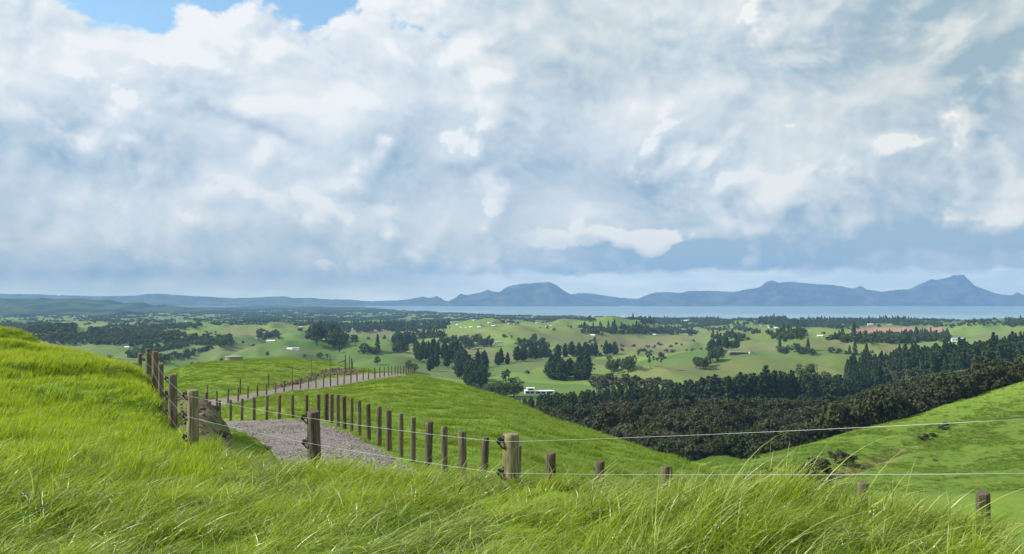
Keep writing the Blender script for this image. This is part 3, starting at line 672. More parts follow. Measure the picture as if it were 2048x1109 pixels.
def clump(kind, protos, px0, px1, py0, py1, n, h, label, cat, group, nominal=20, wide=1., ymin=400, hv=.16, depth=None):
    """n trees on the ground seen between the given columns and rows"""
    c = at((px0+px1)/2, py1, ymin)
    for i in range(n):
        px = random.uniform(px0, px1); a = at(px, random.uniform(py0, py1), ymin)
        if a is None: continue
        y = a[1] if depth is None else c[1]+random.uniform(0, depth); x = y*(px-CX)/F
        tree(kind, protos, x, y, h*random.gauss(1, hv), label, cat, group, nominal=nominal, wide=wide)
EXEC_REST = True

# ------------------------------------------------------------------ trees one can tell apart
def hpx(px, pybase, hp, ymin=400):
    a = at(px, pybase, ymin); return (a, hp*a[1]/F) if a else (None, None)
def single(kind, protos, px, base, hp, label, cat, nominal, wide=1., i=None, ymin=400, group=None):
    a, h = hpx(px, base, hp, ymin)
    if a is None: print('single miss', px, base); return
    tree(kind, protos, a[0], a[1], h, label, cat, group, i, nominal, wide)
# plantation rows in front of the valley, behind the scrub
for i in range(56):
    px = 1372+i*5.85+random.gauss(0, 2); y = 690+random.uniform(-12, 22); top = np.interp(px, [1372, 1430, 1500, 1560, 1640, 1700], [762, 754, 750, 744, 756, 752])
    x = y*(px-CX)/F; h = max(9, -(top-HY)*y/F-float(H(x, y)))*random.gauss(.97, .09)
    tree('pine_tree', PINES, x, y, h, 'tall dark pine in the long row standing behind the brown scrub', 'pine tree', 'pines in the long dark row behind the scrub', wide=.92)
for i in range(48):
    px = 1035+i*6.9+random.gauss(0, 3); y = 640+random.uniform(-25, 45); top = np.interp(px, [1035, 1080, 1150, 1250, 1372], [800, 788, 784, 776, 760])
    x = y*(px-CX)/F; h = min(20, max(7, -(top-HY)*y/F-float(H(x, y))))*random.gauss(.95, .1)
    tree('pine_tree', PINES, x, y, h, 'dark pine in the low plantation below the white house', 'pine tree', 'pines of the plantation below the white house', wide=1.0)
single('broadleaf_tree', BROADS, 1612, 790, 62, 'broad round dark tree at the right of the long pine row', 'tree', 12, .95, 1, 600)
single('broadleaf_tree', BROADS, 1655, 795, 52, 'dark flat-topped tree just right of the round one in the pine row', 'tree', 12, 1.0, 0, 600)
for px, b, hp, lab in ((1200, 792, 42, 'olive gum tree at the left end of the olive clump before the pines'), (1222, 790, 44, 'tall olive gum tree second from the left in the olive clump'),
                       (1248, 792, 40, 'olive gum tree in the middle of the olive clump before the pines'), (1272, 792, 42, 'olive gum tree right of the middle of the olive clump'),
                       (1300, 793, 38, 'olive gum tree at the right end of the olive clump before the pines')):
    single('gum_tree', GUMS, px, b, hp, lab, 'gum tree', 15, 1.05, None, 600)
for k, (px, b, hp) in enumerate(((1790, 774, 34), (1812, 772, 36), (1836, 768, 34), (1858, 764, 26))):
    single('gum_tree', GUMS, px, b, hp, 'pale grey-green gum tree ' + ['leftmost of the four', 'second of the four', 'third of the four', 'rightmost of the four'][k] + ' between scrub and plantation', 'gum tree', 15, 1.25, None, 600)
clump('gum_tree', GUMS, 1178, 1345, 778, 790, 34, 11, 'small olive gum tree in the low clump before the dark pines', 'gum tree', 'gum trees of the low clump before the pines', 15, 1.3, 560, depth=55)
# mid valley
def C1(label): return label
clump('pine_tree', PINES, 1098, 1174, 745, 762, 26, 19, 'dark pine in the square block standing alone on the pasture', 'pine tree', 'pines of the square block on the pasture', wide=1.15, depth=60)
belt('pine_tree', PINES, (1112, 717), (1232, 708), 32, 18, 'pine in the shelter belt right above the square pine block', 'pine tree', 'pines of the belt above the square block', wide=1.0, jit=5)
belt('pine_tree', PINES, (942, 740), (1092, 712), 40, 17, 'pine in the shelter belt climbing the pasture slope to the right', 'pine tree', 'pines of the belt climbing the pasture', wide=1.0, jit=4)
belt('pine_tree', PINES, (903, 712), (958, 788), 40, 19, 'pine in the wide belt running down towards the white house', 'pine tree', 'pines of the wide belt running downhill', wide=.95, jit=5)
belt('pine_tree', PINES, (838, 705), (868, 744), 20, 18, 'pine in the short belt just right of the drive fence end', 'pine tree', 'pines of the short belt beyond the drive', wide=.85, jit=5)
clump('pine_tree', PINES, 862, 902, 706, 718, 12, 19, 'pine in the dense block between the two downhill belts', 'pine tree', 'pines of the block between the belts', wide=.8, depth=60)
clump('broadleaf_tree', BROADS, 1036, 1112, 694, 702, 14, 15, 'dark round tree in the clump above the climbing pine belt', 'tree', 'trees of the clump above the climbing belt', 12, depth=60)
clump('broadleaf_tree', BROADS, 930, 990, 690, 699, 12, 15, 'dark tree in the clump between the red house and the grey shed', 'tree', 'trees between the red house and the grey shed', 12, depth=60)
clump('broadleaf_tree', BROADS, 1198, 1262, 738, 750, 10, 12, 'round tree in the clump right of the square pine block', 'tree', 'trees of the clump right of the square block', 12, depth=40)
clump('broadleaf_tree', BROADS, 1390, 1440, 730, 740, 9, 12, 'dark tree in the clump on the pasture behind the pine row', 'tree', 'trees of the clump behind the pine row', 12, depth=40)
clump('pine_tree', PINES, 1414, 1476, 700, 706, 12, 15, 'pine in the dark block behind the red shed', 'pine tree', 'pines of the block behind the red shed', depth=60, wide=1.2)
clump('broadleaf_tree', BROADS, 976, 1034, 790, 802, 11, 12, 'dark tree in the clump left of the white house', 'tree', 'trees of the clump left of the white house', 12, depth=40, ymin=500)
clump('gum_tree', GUMS, 935, 975, 786, 798, 7, 9, 'grey bushy tree at the foot of the wide pine belt', 'tree', 'grey trees at the foot of the wide belt', 15, depth=30, ymin=500, wide=1.4)
clump('broadleaf_tree', BROADS, 618, 672, 690, 701, 14, 22, 'tall dark tree in the large clump left of the hedge line', 'tree', 'trees of the large clump beyond the drive', 12, depth=90)
clump('broadleaf_tree', BROADS, 668, 742, 686, 698, 12, 13, 'low dark tree in the long clump behind the drive fence', 'tree', 'low trees of the long clump beyond the drive', 12, depth=90)
clump('pine_tree', PINES, 762, 838, 682, 692, 14, 17, 'pine in the dark grove above the drive fence end', 'pine tree', 'pines of the grove above the drive', depth=90)
for px, b, hp, lab, pr, nom, w in (
    (1012, 766, 27, 'lone round tree on the pasture left of the square pine block', BROADS, 12, 1.1),
    (1268, 738, 28, 'tall slim tree behind the clump right of the square block', GUMS, 15, .7),
    (1300, 735, 29, 'left one of two open gum trees on the pasture', GUMS, 15, .95), (1322, 735, 31, 'right one of two open gum trees on the pasture', GUMS, 15, 1.0),
    (755, 730, 17, 'small round tree alone on the slope above the drive end', BROADS, 12, .9),
    (678, 707, 14, 'small round tree below the long clump beyond the drive', BROADS, 12, 1.), (463, 693, 12, 'small dark tree alone on the pale slope behind the tank', BROADS, 12, 1.1),
    (535, 714, 11, 'dark round bush on the slope behind the green hill', BROADS, 12, 1.2), (443, 724, 8, 'small bush just left of the concrete tank', BROADS, 12, 1.1),
    (610, 716, 7, 'small low bush behind the crest right of the tank', BROADS, 12, 1.6), (640, 716, 11, 'dark bush behind the thin crest fence', BROADS, 12, 1.4),
    (654, 717, 9, 'low bush right of the dark one behind the crest fence', BROADS, 12, 1.4), (384, 733, 9, 'left one of two bushes in the valley beside the fence posts', BROADS, 12, 1.2), (397, 732, 8, 'right one of two bushes in the valley beside the fence posts', BROADS, 12, 1.2),
    (818, 742, 22, 'tree just behind the last posts of the drive fence', BROADS, 12, .8), (830, 744, 16, 'lower tree right behind the last drive posts', BROADS, 12, 1.),
    (1008, 676, 8, 'small round tree beside the grey shed roof', BROADS, 12, 1.3), (1023, 678, 7, 'tiny tree alone on the slope above the pasture belts', BROADS, 12, 1.2), (1120, 700, 9, 'small dark tree at the right of the upper clump', BROADS, 12, 1.2),
    (1130, 702, 7, 'tiny tree between the clump and the right belt', BROADS, 12, 1.), (1795, 676, 12, 'single tree on the edge of the bare brown field', BROADS, 12, 1.2), (1830, 752, 30, 'round bright green tree before the right plantation', BROADS, 12, 1.1)):
    single('lone_tree', pr, px, b, hp, lab, 'tree', nom, w)

# ------------------------------------------------------------------ scattered stuff
def scatter(name, protos, P_, rot, scl, idx, label=None):
    """one object: instances of the prototype meshes on a cloud of points"""
    me = bpy.data.meshes.new(name); me.vertices.add(len(P_)); me.vertices.foreach_set('co', np.asarray(P_, np.float32).ravel())
    a = me.attributes.new('rot', 'FLOAT_VECTOR', 'POINT'); a.data.foreach_set('vector', np.asarray(rot, np.float32).ravel())
    a = me.attributes.new('scl', 'FLOAT_VECTOR', 'POINT'); a.data.foreach_set('vector', np.asarray(scl, np.float32).ravel())
    a = me.attributes.new('idx', 'INT', 'POINT'); a.data.foreach_set('value', np.asarray(idx, np.int32))
    o = link(name, me); tag(o, label, kind='stuff')
    coll = bpy.data.collections.new(name+'_kinds')
    for k, m_ in enumerate(protos): coll.objects.link(bpy.data.objects.new(f'{name}_kind_{k:02d}', m_))
    ng = bpy.data.node_groups.new(name, 'GeometryNodeTree')
    ng.interface.new_socket('Geometry', in_out='INPUT', socket_type='NodeSocketGeometry'); ng.interface.new_socket('Geometry', in_out='OUTPUT', socket_type='NodeSocketGeometry')
    gi = ng.nodes.new('NodeGroupInput'); go = ng.nodes.new('NodeGroupOutput'); ip = ng.nodes.new('GeometryNodeInstanceOnPoints'); ci = ng.nodes.new('GeometryNodeCollectionInfo')
    ci.inputs[0].default_value = coll; ci.inputs['Separate Children'].default_value = True; ci.inputs['Reset Children'].default_value = True
    def at_(n_, typ):
        q = ng.nodes.new('GeometryNodeInputNamedAttribute'); q.data_type = typ; q.inputs[0].default_value = n_; return q.outputs[0]
    L = ng.links; L.new(gi.outputs[0], ip.inputs['Points']); L.new(ci.outputs[0], ip.inputs['Instance']); ip.inputs['Pick Instance'].default_value = True
    L.new(at_('idx', 'INT'), ip.inputs['Instance Index'])
    e2r = ng.nodes.new('FunctionNodeEulerToRotation'); L.new(at_('rot', 'FLOAT_VECTOR'), e2r.inputs[0]); L.new(e2r.outputs[0], ip.inputs['Rotation'])
    L.new(at_('scl', 'FLOAT_VECTOR'), ip.inputs['Scale']); L.new(ip.outputs[0], go.inputs[0])
    md = o.modifiers.new('scatter', 'NODES'); md.node_group = ng
    return o
def blades(name, n, spread, h0, h1, w, lean, droop, m_, seed, seg=4, straw=.06, fan=.5):
    rng = np.random.default_rng(seed)
    r = spread*np.sqrt(rng.uniform(0, 1, n)); a = rng.uniform(0, 6.283, n); x0, y0 = r*np.cos(a), r*np.sin(a)
    h = rng.uniform(h0, h1, n)*np.where(rng.uniform(size=n) < .12, 1.25, 1); dirn = rng.normal(0, fan, n); dirn = np.where(rng.uniform(size=n) < .18, rng.uniform(-3.1, 3.1, n), dirn)
    L_ = lean*rng.uniform(.4, 1.5, n); dr = droop*rng.uniform(.3, 1.6, n)
    tint = np.clip(rng.beta(2, 3, n), 0, .75); tint = np.where(rng.uniform(size=n) < straw, rng.uniform(.75, 1, n), tint)
    ww = w*rng.uniform(.6, 1.35, n); fa = rng.uniform(0, 6.283, n)
    vs = []
    for k in range(seg+1):
        q = k/seg; out = h*(L_*q+dr*q*q); up = h*(q-dr*.55*q*q*q)
        cx = x0+np.cos(dirn)*out; cy = y0+np.sin(dirn)*out; cz = up
        wk = ww*(1-q**1.6)*.5+.0003; dx, dy = np.cos(fa)*wk, np.sin(fa)*wk
        vs += [np.stack([cx-dx, cy-dy, cz], -1), np.stack([cx+dx, cy+dy, cz], -1)]
    V_ = np.stack(vs, 1).reshape(-1, 3); k2 = 2*(seg+1)
    f = []
    for k in range(seg): f.append(np.stack([np.arange(n)*k2+2*k, np.arange(n)*k2+2*k+1, np.arange(n)*k2+2*k+3, np.arange(n)*k2+2*k+2], -1))
    return mesh_np(name, V_, np.concatenate(f), [m_], smooth=True, attrs=dict(tint=np.repeat(tint, k2)))

def rnd_field(n, px0, px1, y0, y1, seed):
    """uniform over the ground area of a fan sector"""
    rng = np.random.default_rng(seed); Y_ = np.sqrt(rng.uniform(y0*y0, y1*y1, n)); px = rng.uniform(px0, px1, n)
    return px, Y_, Y_*(px-CX)/F, rng
browY = lambda px: np.interp(px, sorted(NEAR), [NEAR[k][0][0] for k in sorted(NEAR)])
def area(px0, px1, y0, y1): return (px1-px0)/F*(y1*y1-y0*y0)/2
# long wind-blown grass in the foreground
GA = [blades('long_grass_tuft', 42, .13, .16, .36, .0080, .45, .50, M['blade'], 100+i, 5, .16, .8) for i in range(5)]
GA += [blades('long_grass_tuft', 14, .16, .28, .46, .0095, .60, .50, M['blade'], 110+i, 6, .4, .6) for i in range(3)]
n = int(area(-350, 2400, 2.6, 14)*44)
px, Y_, X_, rng = rnd_field(n, -350, 2400, 2.6, 14, 5)
lim = np.where(px > 400, browY(px)+.35+.0*px, 14.0)
lod = np.clip(.35+Y_*.09, .45, 1.0); keep = (Y_ < lim) & (rng.uniform(size=n) < lod)
# thin transition towards the short grass of the left slope
keep &= ~((px < 420) & (rng.uniform(size=n) < sst(Y_, 9.5, 14)))
px, Y_, X_ = px[keep], Y_[keep], X_[keep]; n = len(px)
patch = fbm(X_/1.1+4, Y_/1.3, 3, 90); pd = fbm(X_/1.6, Y_/1.6+9, 2, 93)
hs = np.clip(0.80+.70*patch, .5, 1.05)*np.interp(px, [200, 500, 900, 1100, 1300, 1550, 1720, 1900, 2048], [.80, .75, .98, 1.12, 1.25, 1.25, 1.25, 1.0, .9])*np.where(px < 420, np.interp(Y_, [8, 14], [1, .55]), 1)*rng.uniform(.8, 1.2, n)
rot = np.stack([rng.normal(0, .08, n)-.1*pd, rng.normal(0, .10, n)+.60*np.maximum(0, pd), rng.normal(0, .4, n)+1.4*pd], -1)
scatter('long_grass', GA, np.stack([X_, Y_, H(X_, Y_)-.01], -1), rot, np.stack([np.ones(n), np.ones(n), hs], -1), rng.choice(len(GA), n, p=[.17]*5+[.05]*3), 'tall bright green grass bending in the wind across the foreground slope')
print('long grass tufts', n)
# short dense grass on the left slope
GB = [blades('slope_grass_tuft', 80, .20, .08, .18, .010, .35, .25, M['blade2'], 130+i, 3, .05, .6) for i in range(5)]
n = int(area(-500, 420, 9, 40)*26)
px, Y_, X_, rng = rnd_field(n, -500, 420, 9, 40, 6)
keep = (Y_ < browY(px)*1.06+.5) & (rng.uniform(size=n) < sst(Y_, 8, 13)+.2) & (soilA[np.clip(((px-PXS[0])/7).astype(int), 0, len(PXS)-1), np.clip(((np.log(Y_)-SS[0])/(SS[1]-SS[0])).astype(int), 0, NS-1)] < .4)
px, Y_, X_ = px[keep], Y_[keep], X_[keep]; n = len(px)
hs = (1.0+.6*fbm(X_/1.4, Y_/1.8, 3, 95))*rng.uniform(.8, 1.25, n)*np.interp(Y_, [9, 15], [1.5, 1.0])
scatter('slope_grass', GB, np.stack([X_, Y_, H(X_, Y_)-.01], -1), np.stack([rng.normal(0, .1, n), rng.normal(0.1, .12, n), rng.normal(0, .8, n)], -1), np.stack([np.ones(n), np.ones(n), hs], -1), rng.integers(0, 5, n), 'fresh bright green grass covering the slope rising at the left')
print('slope tufts', n)
# grazed pasture behind the drive
def cell(tab, px, Y_): return tab[np.clip(((px-PXS[0])/7).round().astype(int), 0, len(PXS)-1), np.clip(((np.log(Y_)-SS[0])/(SS[1]-SS[0])).round().astype(int), 0, NS-1)]
GC = [blades('pasture_tuft', 40, .22, .035, .085, .011, .5, .4, M['blade3'], 150+i, 2, .12, 1.5) for i in range(4)] + [blades('pasture_tuft', 50, .16, .09, .17, .012, .6, .4, M['blade3'], 160+i, 2, .06, 1.5) for i in range(3)]
GP = []
for (a, b, y0, y1, dens) in ((360, 1700, 11, 45, 9), (330, 1500, 45, 150, 3.2)):
    n = int(area(a, b, y0, y1)*dens); px, Y_, X_, rng = rnd_field(n, a, b, y0, y1, 8)
    keep = (cell(ROAD, px, Y_) < rng.uniform(.1, .95, n)) & (cell(soilA, px, Y_) < .3) & cell(VIS, px, Y_) & (Y_ > browY(px)+2.5)
    GP.append((px[keep], Y_[keep], X_[keep]))
px, Y_, X_ = [np.concatenate([g[i] for g in GP]) for i in range(3)]; n = len(px); rng = np.random.default_rng(9)
tuf = (fbm(X_/1.5, Y_/2.2, 3, 97) > .18) | (rng.uniform(size=n) < .06)
idx = np.where(tuf, rng.integers(4, 7, n), rng.integers(0, 4, n)); sc1 = np.where(Y_ > 45, 1.7, 1.0)*rng.uniform(.8, 1.3, n)*np.where(tuf & (Y_ < 45) & (px > 860), 1.5, 1)
scatter('pasture_grass', GC, np.stack([X_, Y_, H(X_, Y_)-.01], -1), np.stack([np.zeros(n), np.zeros(n), rng.uniform(0, 6.28, n)], -1), np.stack([sc1, sc1, sc1*.85], -1), idx, 'short grazed green pasture on the hill around the gravel drive')
print('pasture tufts', n)
n = 42000; px, Y_, X_, rng = rnd_field(n, 1400, 2300, 212, 350, 18)
keep = (cell(bushA, px, Y_) < .3) & ((fbm(X_/14, Y_/9, 3, 121) > .10) | (rng.uniform(size=n) < .12)); px, Y_, X_ = px[keep], Y_[keep], X_[keep]; n = len(px)
sc1 = rng.lognormal(math.log(1.9), .45, n)
scatter('hill_tussocks', GC[4:], np.stack([X_, Y_, H(X_, Y_)-.05], -1), np.stack([np.zeros(n), np.zeros(n), rng.uniform(0, 6.28, n)], -1), np.stack([sc1*1.6, sc1, sc1*.9], -1), rng.integers(0, 3, n), 'rough tussocks dotted over the right-hand hill face')
# stones on the drive, clods on the cut banks
def pebble(seed, m_):
    rng = np.random.default_rng(seed); me = bpy.data.meshes.new('pebble')
    import bmesh
    bm = bmesh.new(); bmesh.ops.create_icosphere(bm, subdivisions=1, radius=1)
    for v in bm.verts: v.co *= rng.uniform(.7, 1.25); v.co.z *= .65
    bm.to_mesh(me); bm.free(); me.materials.append(m_); return me
n = 26000; px, Y_, X_, rng = rnd_field(n, 400, 830, 13, 46, 11)
keep = (Y_ > np.interp(px, LOW_PX, LOW_N)) & (Y_ < np.interp(px, LOW_PX, LOW_F)); px, Y_, X_ = px[keep], Y_[keep], X_[keep]; n = len(px)
s = rng.lognormal(math.log(.012), .4, n).clip(.007, .04)
scatter('gravel_stones', [pebble(k, M['stone']) for k in range(4)], np.stack([X_, Y_, H(X_, Y_)+.08], -1), rng.uniform(0, 6, (n, 3)), np.stack([s, s, s], -1), rng.integers(0, 4, n), 'loose grey stones covering the gravel drive')
n = 34000; px, Y_, X_, rng = rnd_field(n, 290, 740, 12, 140, 12)
keep = (cell(soilA, px, Y_) > .5) & (cell(ROAD, px, Y_) < .3) & cell(VIS, px, Y_); px, Y_, X_ = px[keep], Y_[keep], X_[keep]; n = len(px)
s = rng.lognormal(math.log(.030), .55, n).clip(.012, .15)*np.where(Y_ > 50, 1.9, 1)
scatter('soil_clods', [pebble(k+9, M['clod']) for k in range(4)], np.stack([X_, Y_, H(X_, Y_)], -1), rng.uniform(0, 6, (n, 3)), np.stack([s, s, s], -1), rng.integers(0, 4, n), 'broken brown soil and clods on the cut banks beside the drive')
print('stones', n)
# scrub on the valley side
def scrub_mesh(seed, H_=4.6, R=3.1):
    rng = np.random.default_rng(seed); cs, rs = [], []
    for i in range(15):
        a = rng.uniform(0, 6.283); q = R*.75*math.sqrt(rng.uniform()); cs.append((math.cos(a)*q, math.sin(a)*q, H_*(.80-.25*(q/R)**2)*rng.uniform(.8, 1.1))); rs.append(R*rng.uniform(.24, .42))
    for i in range(7):
        a = rng.uniform(0, 6.283); cs.append((math.cos(a)*R*.7, math.sin(a)*R*.7, H_*.35)); rs.append(R*.4)
    return crown_mesh('scrub_crown', M['scrub'], leaf_cloud(cs, rs, 46, .27, rng, .62, .5))
n = 60000; px, Y_, X_, rng = rnd_field(n, 980, 2950, 270, 690, 13)
ok = cell(bushA, px, Y_) > .45
ok &= ~((px < 1372) & (Y_ > np.interp(px, [980, 1372], [590, 640])))
ok &= px > 1000
px, Y_, X_ = px[ok], Y_[ok], X_[ok]
g = {}; kp = []
for k in range(len(px)):            # keep crowns apart
    c = (int(X_[k]//2.7), int(Y_[k]//2.9))
    if c not in g: g[c] = 1; kp.append(k)
px, Y_, X_ = px[kp], Y_[kp], X_[kp]; n = len(px)
vs_ = cell(PYN-9., px, Y_) <= cell(np.minimum.accumulate(PYN, axis=1), px, Y_)+2
px, Y_, X_ = px[vs_], Y_[vs_], X_[vs_]; n = len(px)
s = rng.lognormal(0, .36, n).clip(.45, 2.1)*np.interp(fbm(X_/30, Y_/30, 2, 101), [-.5, .5], [.75, 1.2]); s *= np.interp(Y_, [300, 560, 640], [1, .95, .75])
scatter('scrub', [scrub_mesh(200+k) for k in range(5)]+[scrub_mesh(210, 3.6, 4.2), scrub_mesh(211, 6.4, 2.5), scrub_mesh(212, 6.8, 2.2)], np.stack([X_, Y_, H(X_, Y_)-.6], -1), np.stack([np.zeros(n), np.zeros(n), rng.uniform(0, 6.28, n)], -1), np.stack([s, s, s*rng.uniform(.8, 1.25, n)], -1), rng.choice(8, n, p=[.14, .14, .14, .14, .14, .16, .08, .06]), 'dense dark brown-green native scrub filling the valley side')
print('scrub', n)
# far woods, hedges and town trees
def lowtree(seed, kind):
    rng = np.random.default_rng(seed)
    if kind == 'pine':
        cs = [(rng.normal()*.9*(1-u), rng.normal()*.9*(1-u), u*17+2) for u in np.linspace(0, 1, 16)]; rs = [3.3*(1-u)**.7+.5 for u in np.linspace(0, 1, 16)]
        return crown_mesh('far_pine', M['pine'], leaf_cloud(cs, rs, 26, .9, rng, .7, .2))
    cs = [(rng.normal()*2.2, rng.normal()*2.2, rng.uniform(3, 9)) for _ in range(10)]; rs = rng.uniform(1.8, 3, 10)
    return crown_mesh('far_tree', M['broad'], leaf_cloud(cs, rs, 40, .85, rng, .8, .3))
LT = [lowtree(301, 'pine'), lowtree(302, 'pine'), lowtree(303, 'pine'), lowtree(311, 'b'), lowtree(312, 'b'), lowtree(313, 'b')]
def wood(polys, n, ymin, ymax, cellm, h, kinds, noise=None, seed=20):
    px, Y_, X_, rng = rnd_field(n, -500, 2500, ymin, ymax, seed)
    py = cell(PYN, px, Y_); ok = np.zeros(len(px), bool)
    for p in polys: ok |= inpoly(px, py, p)
    ok &= cell(VIS, px, Y_) | (cell(PYN-7, px, Y_) <= cell(np.minimum.accumulate(PYN, axis=1), px, Y_))
    ok &= (Y_ < shore_Y(px)*.985)
    if noise is not None: ok &= noise(px, py, X_, Y_)
    px, Y_, X_ = px[ok], Y_[ok], X_[ok]; g = set(); kp = []
    for k in range(len(px)):
        c = (int(X_[k]//cellm), int(Y_[k]//cellm))
        if c not in g: g.add(c); kp.append(k)
    X_, Y_ = X_[kp], Y_[kp]; m_ = len(kp); s = h*rng.lognormal(0, .15, m_)
    return X_, Y_, s, rng.choice(kinds, m_)
parts = []
# plantation at the right
parts.append(wood([[(1690, 762), (1720, 742), (1800, 728), (1900, 716), (2048, 700), (2500, 690), (2500, 722), (2048, 726), (1900, 742), (1840, 752), (1760, 770), (1700, 790)]], 300000, 640, 1000, 5.5, .80, [0, 1, 2]))
# large woods at left
LW = [[(40, 676), (150, 668), (250, 664), (340, 668), (400, 676), (398, 690), (300, 692), (200, 690), (110, 686)],
      [(-400, 655), (0, 652), (80, 648), (150, 652), (154, 664), (80, 670), (-400, 672)],
      [(255, 708), (300, 698), (376, 690), (376, 694), (310, 706), (262, 716)], [(398, 678), (460, 676), (462, 691), (398, 692)], [(318, 716), (391, 706), (391, 712), (322, 725)], [(393, 704), (429, 697), (429, 700), (395, 709)],
      [(516, 668), (557, 668), (557, 678), (516, 678)], [(180, 660), (400, 648), (400, 655), (180, 668)]]
parts.append(wood(LW, 900000, 900, 3600, 9, .7, [3, 4, 5], seed=21))
MW = [[(1556, 698), (1640, 702), (1733, 714), (1733, 720), (1640, 711), (1560, 707)], [(723, 704), (812, 698), (812, 702), (723, 710)], [(790, 674), (888, 670), (888, 675), (790, 682)], [(878, 682), (925, 682), (925, 687), (878, 688)],
      [(1476, 668), (1608, 668), (1608, 680), (1476, 680)], [(1660, 676), (1897, 672), (1897, 684), (1800, 688), (1660, 686)], [(1476, 672), (1420, 676), (1430, 680), (1500, 682)],
      [(1519, 638), (1573, 638), (1573, 644), (1519, 644)], [(1255, 642), (1437, 641), (1437, 646), (1255, 648)], [(1500, 646), (1800, 643), (1900, 650), (1560, 655)], [(2010, 645), (2060, 645), (2060, 652), (2010, 652)],
      [(1160, 660), (1390, 660), (1390, 670), (1160, 668)], [(600, 655), (790, 650), (900, 652), (900, 660), (760, 664), (600, 662)]]
parts.append(wood(MW, 900000, 900, 4700, 10, .85, [3, 4, 5, 3, 4, 5, 0], noise=lambda px, py, X, Y: fbm(X/60, Y/80, 3, 111) > -.22, seed=22))
# the wooded plain
parts.append(wood([[(-500, 622), (700, 615), (1000, 632), (1700, 640), (2048, 641), (2400, 641), (2048, 652), (1300, 668), (900, 668), (-500, 668)]], 1200000, 2300, 12000, 16, .75, [3, 4, 5],
             noise=lambda px, py, X, Y: (fbm(X/170, Y/420, 4, 113, .6)-.22*sst(py, 628, 634)*sst(py, 656, 650)*sst(px, 480, 380)+np.interp(px, [0, 500, 1500, 1750], [-.10, -.03, -.06, -.18]) > .15) | (fbm(X/40, Y/90, 2, 115) > .46), seed=23))
# scattered pasture trees
parts.append(wood([[(-500, 690), (600, 740), (1400, 760), (2048, 700), (2300, 650), (1000, 655), (-500, 655)]], 60000, 850, 3200, 40, .55, [3, 4, 5], noise=lambda px, py, X, Y: (fbm(X/90, Y/120, 3, 117) > .42), seed=24))
Xw, Yw, Sw, Kw = [np.concatenate([p[i] for p in parts]) for i in range(4)]; n = len(Xw); rng = np.random.default_rng(44)
scatter('woodland', LT, np.stack([Xw, Yw, H(Xw, Yw)-.5], -1), np.stack([np.zeros(n), np.zeros(n), rng.uniform(0, 6.28, n)], -1), np.stack([Sw, Sw, Sw*rng.uniform(.85, 1.15, n)], -1), Kw, 'dark woods, hedges and tree lines spread over the plain and hills')
print('woodland', n)

# ------------------------------------------------------------------ gorse bushes on the right-hand hill
for k, (px, py, hp, lab) in enumerate(((1625, 950, 32, 'largest dark gorse bush at the lower left of the gully'), (1600, 955, 22, 'dark bush at the left foot of the gully'), (1650, 946, 26, 'gorse bush just right of the largest one in the gully'),
        (1690, 928, 26, 'brown bush in the middle of the gully'), (1662, 912, 9, 'small bush above the middle of the gully'), (1536, 946, 12, 'small dark bush left behind the post stump'), (1655, 968, 14, 'low dark bush below the gully foot'),
        (1848, 880, 12, 'bush at the upper end of the gully line'), (1866, 874, 8, 'small bush right of the upper gully bush'), (1886, 860, 10, 'pair-topped bush higher on the hill face'), (1892, 852, 7, 'small bush nearest the wire on the hill face'), (1870, 923, 5, 'tiny bush alone on the hill face'), (1510, 918, 8, 'dry bush on the crest at the left end of the hill'))):
    a = at(px, py, 190)
    if a: tree('gorse_bush', BUSHES, a[0], a[1], hp*a[1]/F, lab, 'bush', None, k, 2.0, 1.5)

# ------------------------------------------------------------------ fences
def post_mesh(seed, m_, L_=1.0, r=.075, n=18):
    rng = np.random.default_rng(seed); mb = MB(); rings = []; zs = [-.45, 0, .25, .5, .75, .93, .99, 1.0]
    ph = rng.uniform(0, 6, 3); tilt = rng.normal(0, .25, 2)
    for k, z in enumerate(zs):
        rr = r*(1.04-.05*z/L_)*(.90 if k == len(zs)-1 else .985 if k == len(zs)-2 else 1)
        for j in range(n):
            a = j*2*math.pi/n; q = rr*(1+.025*math.sin(2*a+ph[0])+.018*math.sin(5*a+ph[1])+.010*math.sin(9*a+ph[2]+z*2))
            zz = z*L_+(tilt[0]*math.cos(a)+tilt[1]*math.sin(a))*r*.35*(k >= len(zs)-2)
            mb.v.append((q*math.cos(a), q*math.sin(a), zz))
    for k in range(len(zs)-1):
        for j in range(n): mb.f.append((k*n+j, k*n+(j+1) % n, (k+1)*n+(j+1) % n, (k+1)*n+j)); mb.mi.append(0)
    mb.f.append(tuple(range((len(zs)-1)*n, len(zs)*n))); mb.mi.append(0)
    me = mb.mesh('post', [m_], True)
    me.polygons[len(me.polygons)-1].use_smooth = False
    return me
POSTW = [post_mesh(i, M['wood']) for i in range(5)]; POSTG = [post_mesh(i+20, M['woodgreen']) for i in range(3)]; POSTD = [post_mesh(i+40, M['wooddark']) for i in range(3)]
def insulator(parent, r, z, wx):
    """black claw insulator on the left side of a post, local coordinates"""
    mb = MB(); mb.tube([(-r*.93, -.02, z), (-r-.03, -.035, z)], [.02, .016], 8)
    mb.tube([(-r-.03, -.035, z-.030), (-r-.04, -.045, z-.014), (-r-.045, -.048, z), (-r-.04, -.045, z+.014), (-r-.03, -.035, z+.030)], [.009, .016, .019, .016, .009], 8)
    mb.tube([(-r-.02, -.03, z+.02), (-r+.004, -.035, z+.05), (-r+.012, -.03, z+.02)], [.006, .006, .006], 6)
    mb.tube([(-r-.035, -.04, z-.02), (-r-.008, -.05, z-.055), (-r+.02, -.05, z-.075)], [.008, .009, .005], 6)
    o = link('insulator', mb.mesh('insulator', [M['black']], True), parent); return o
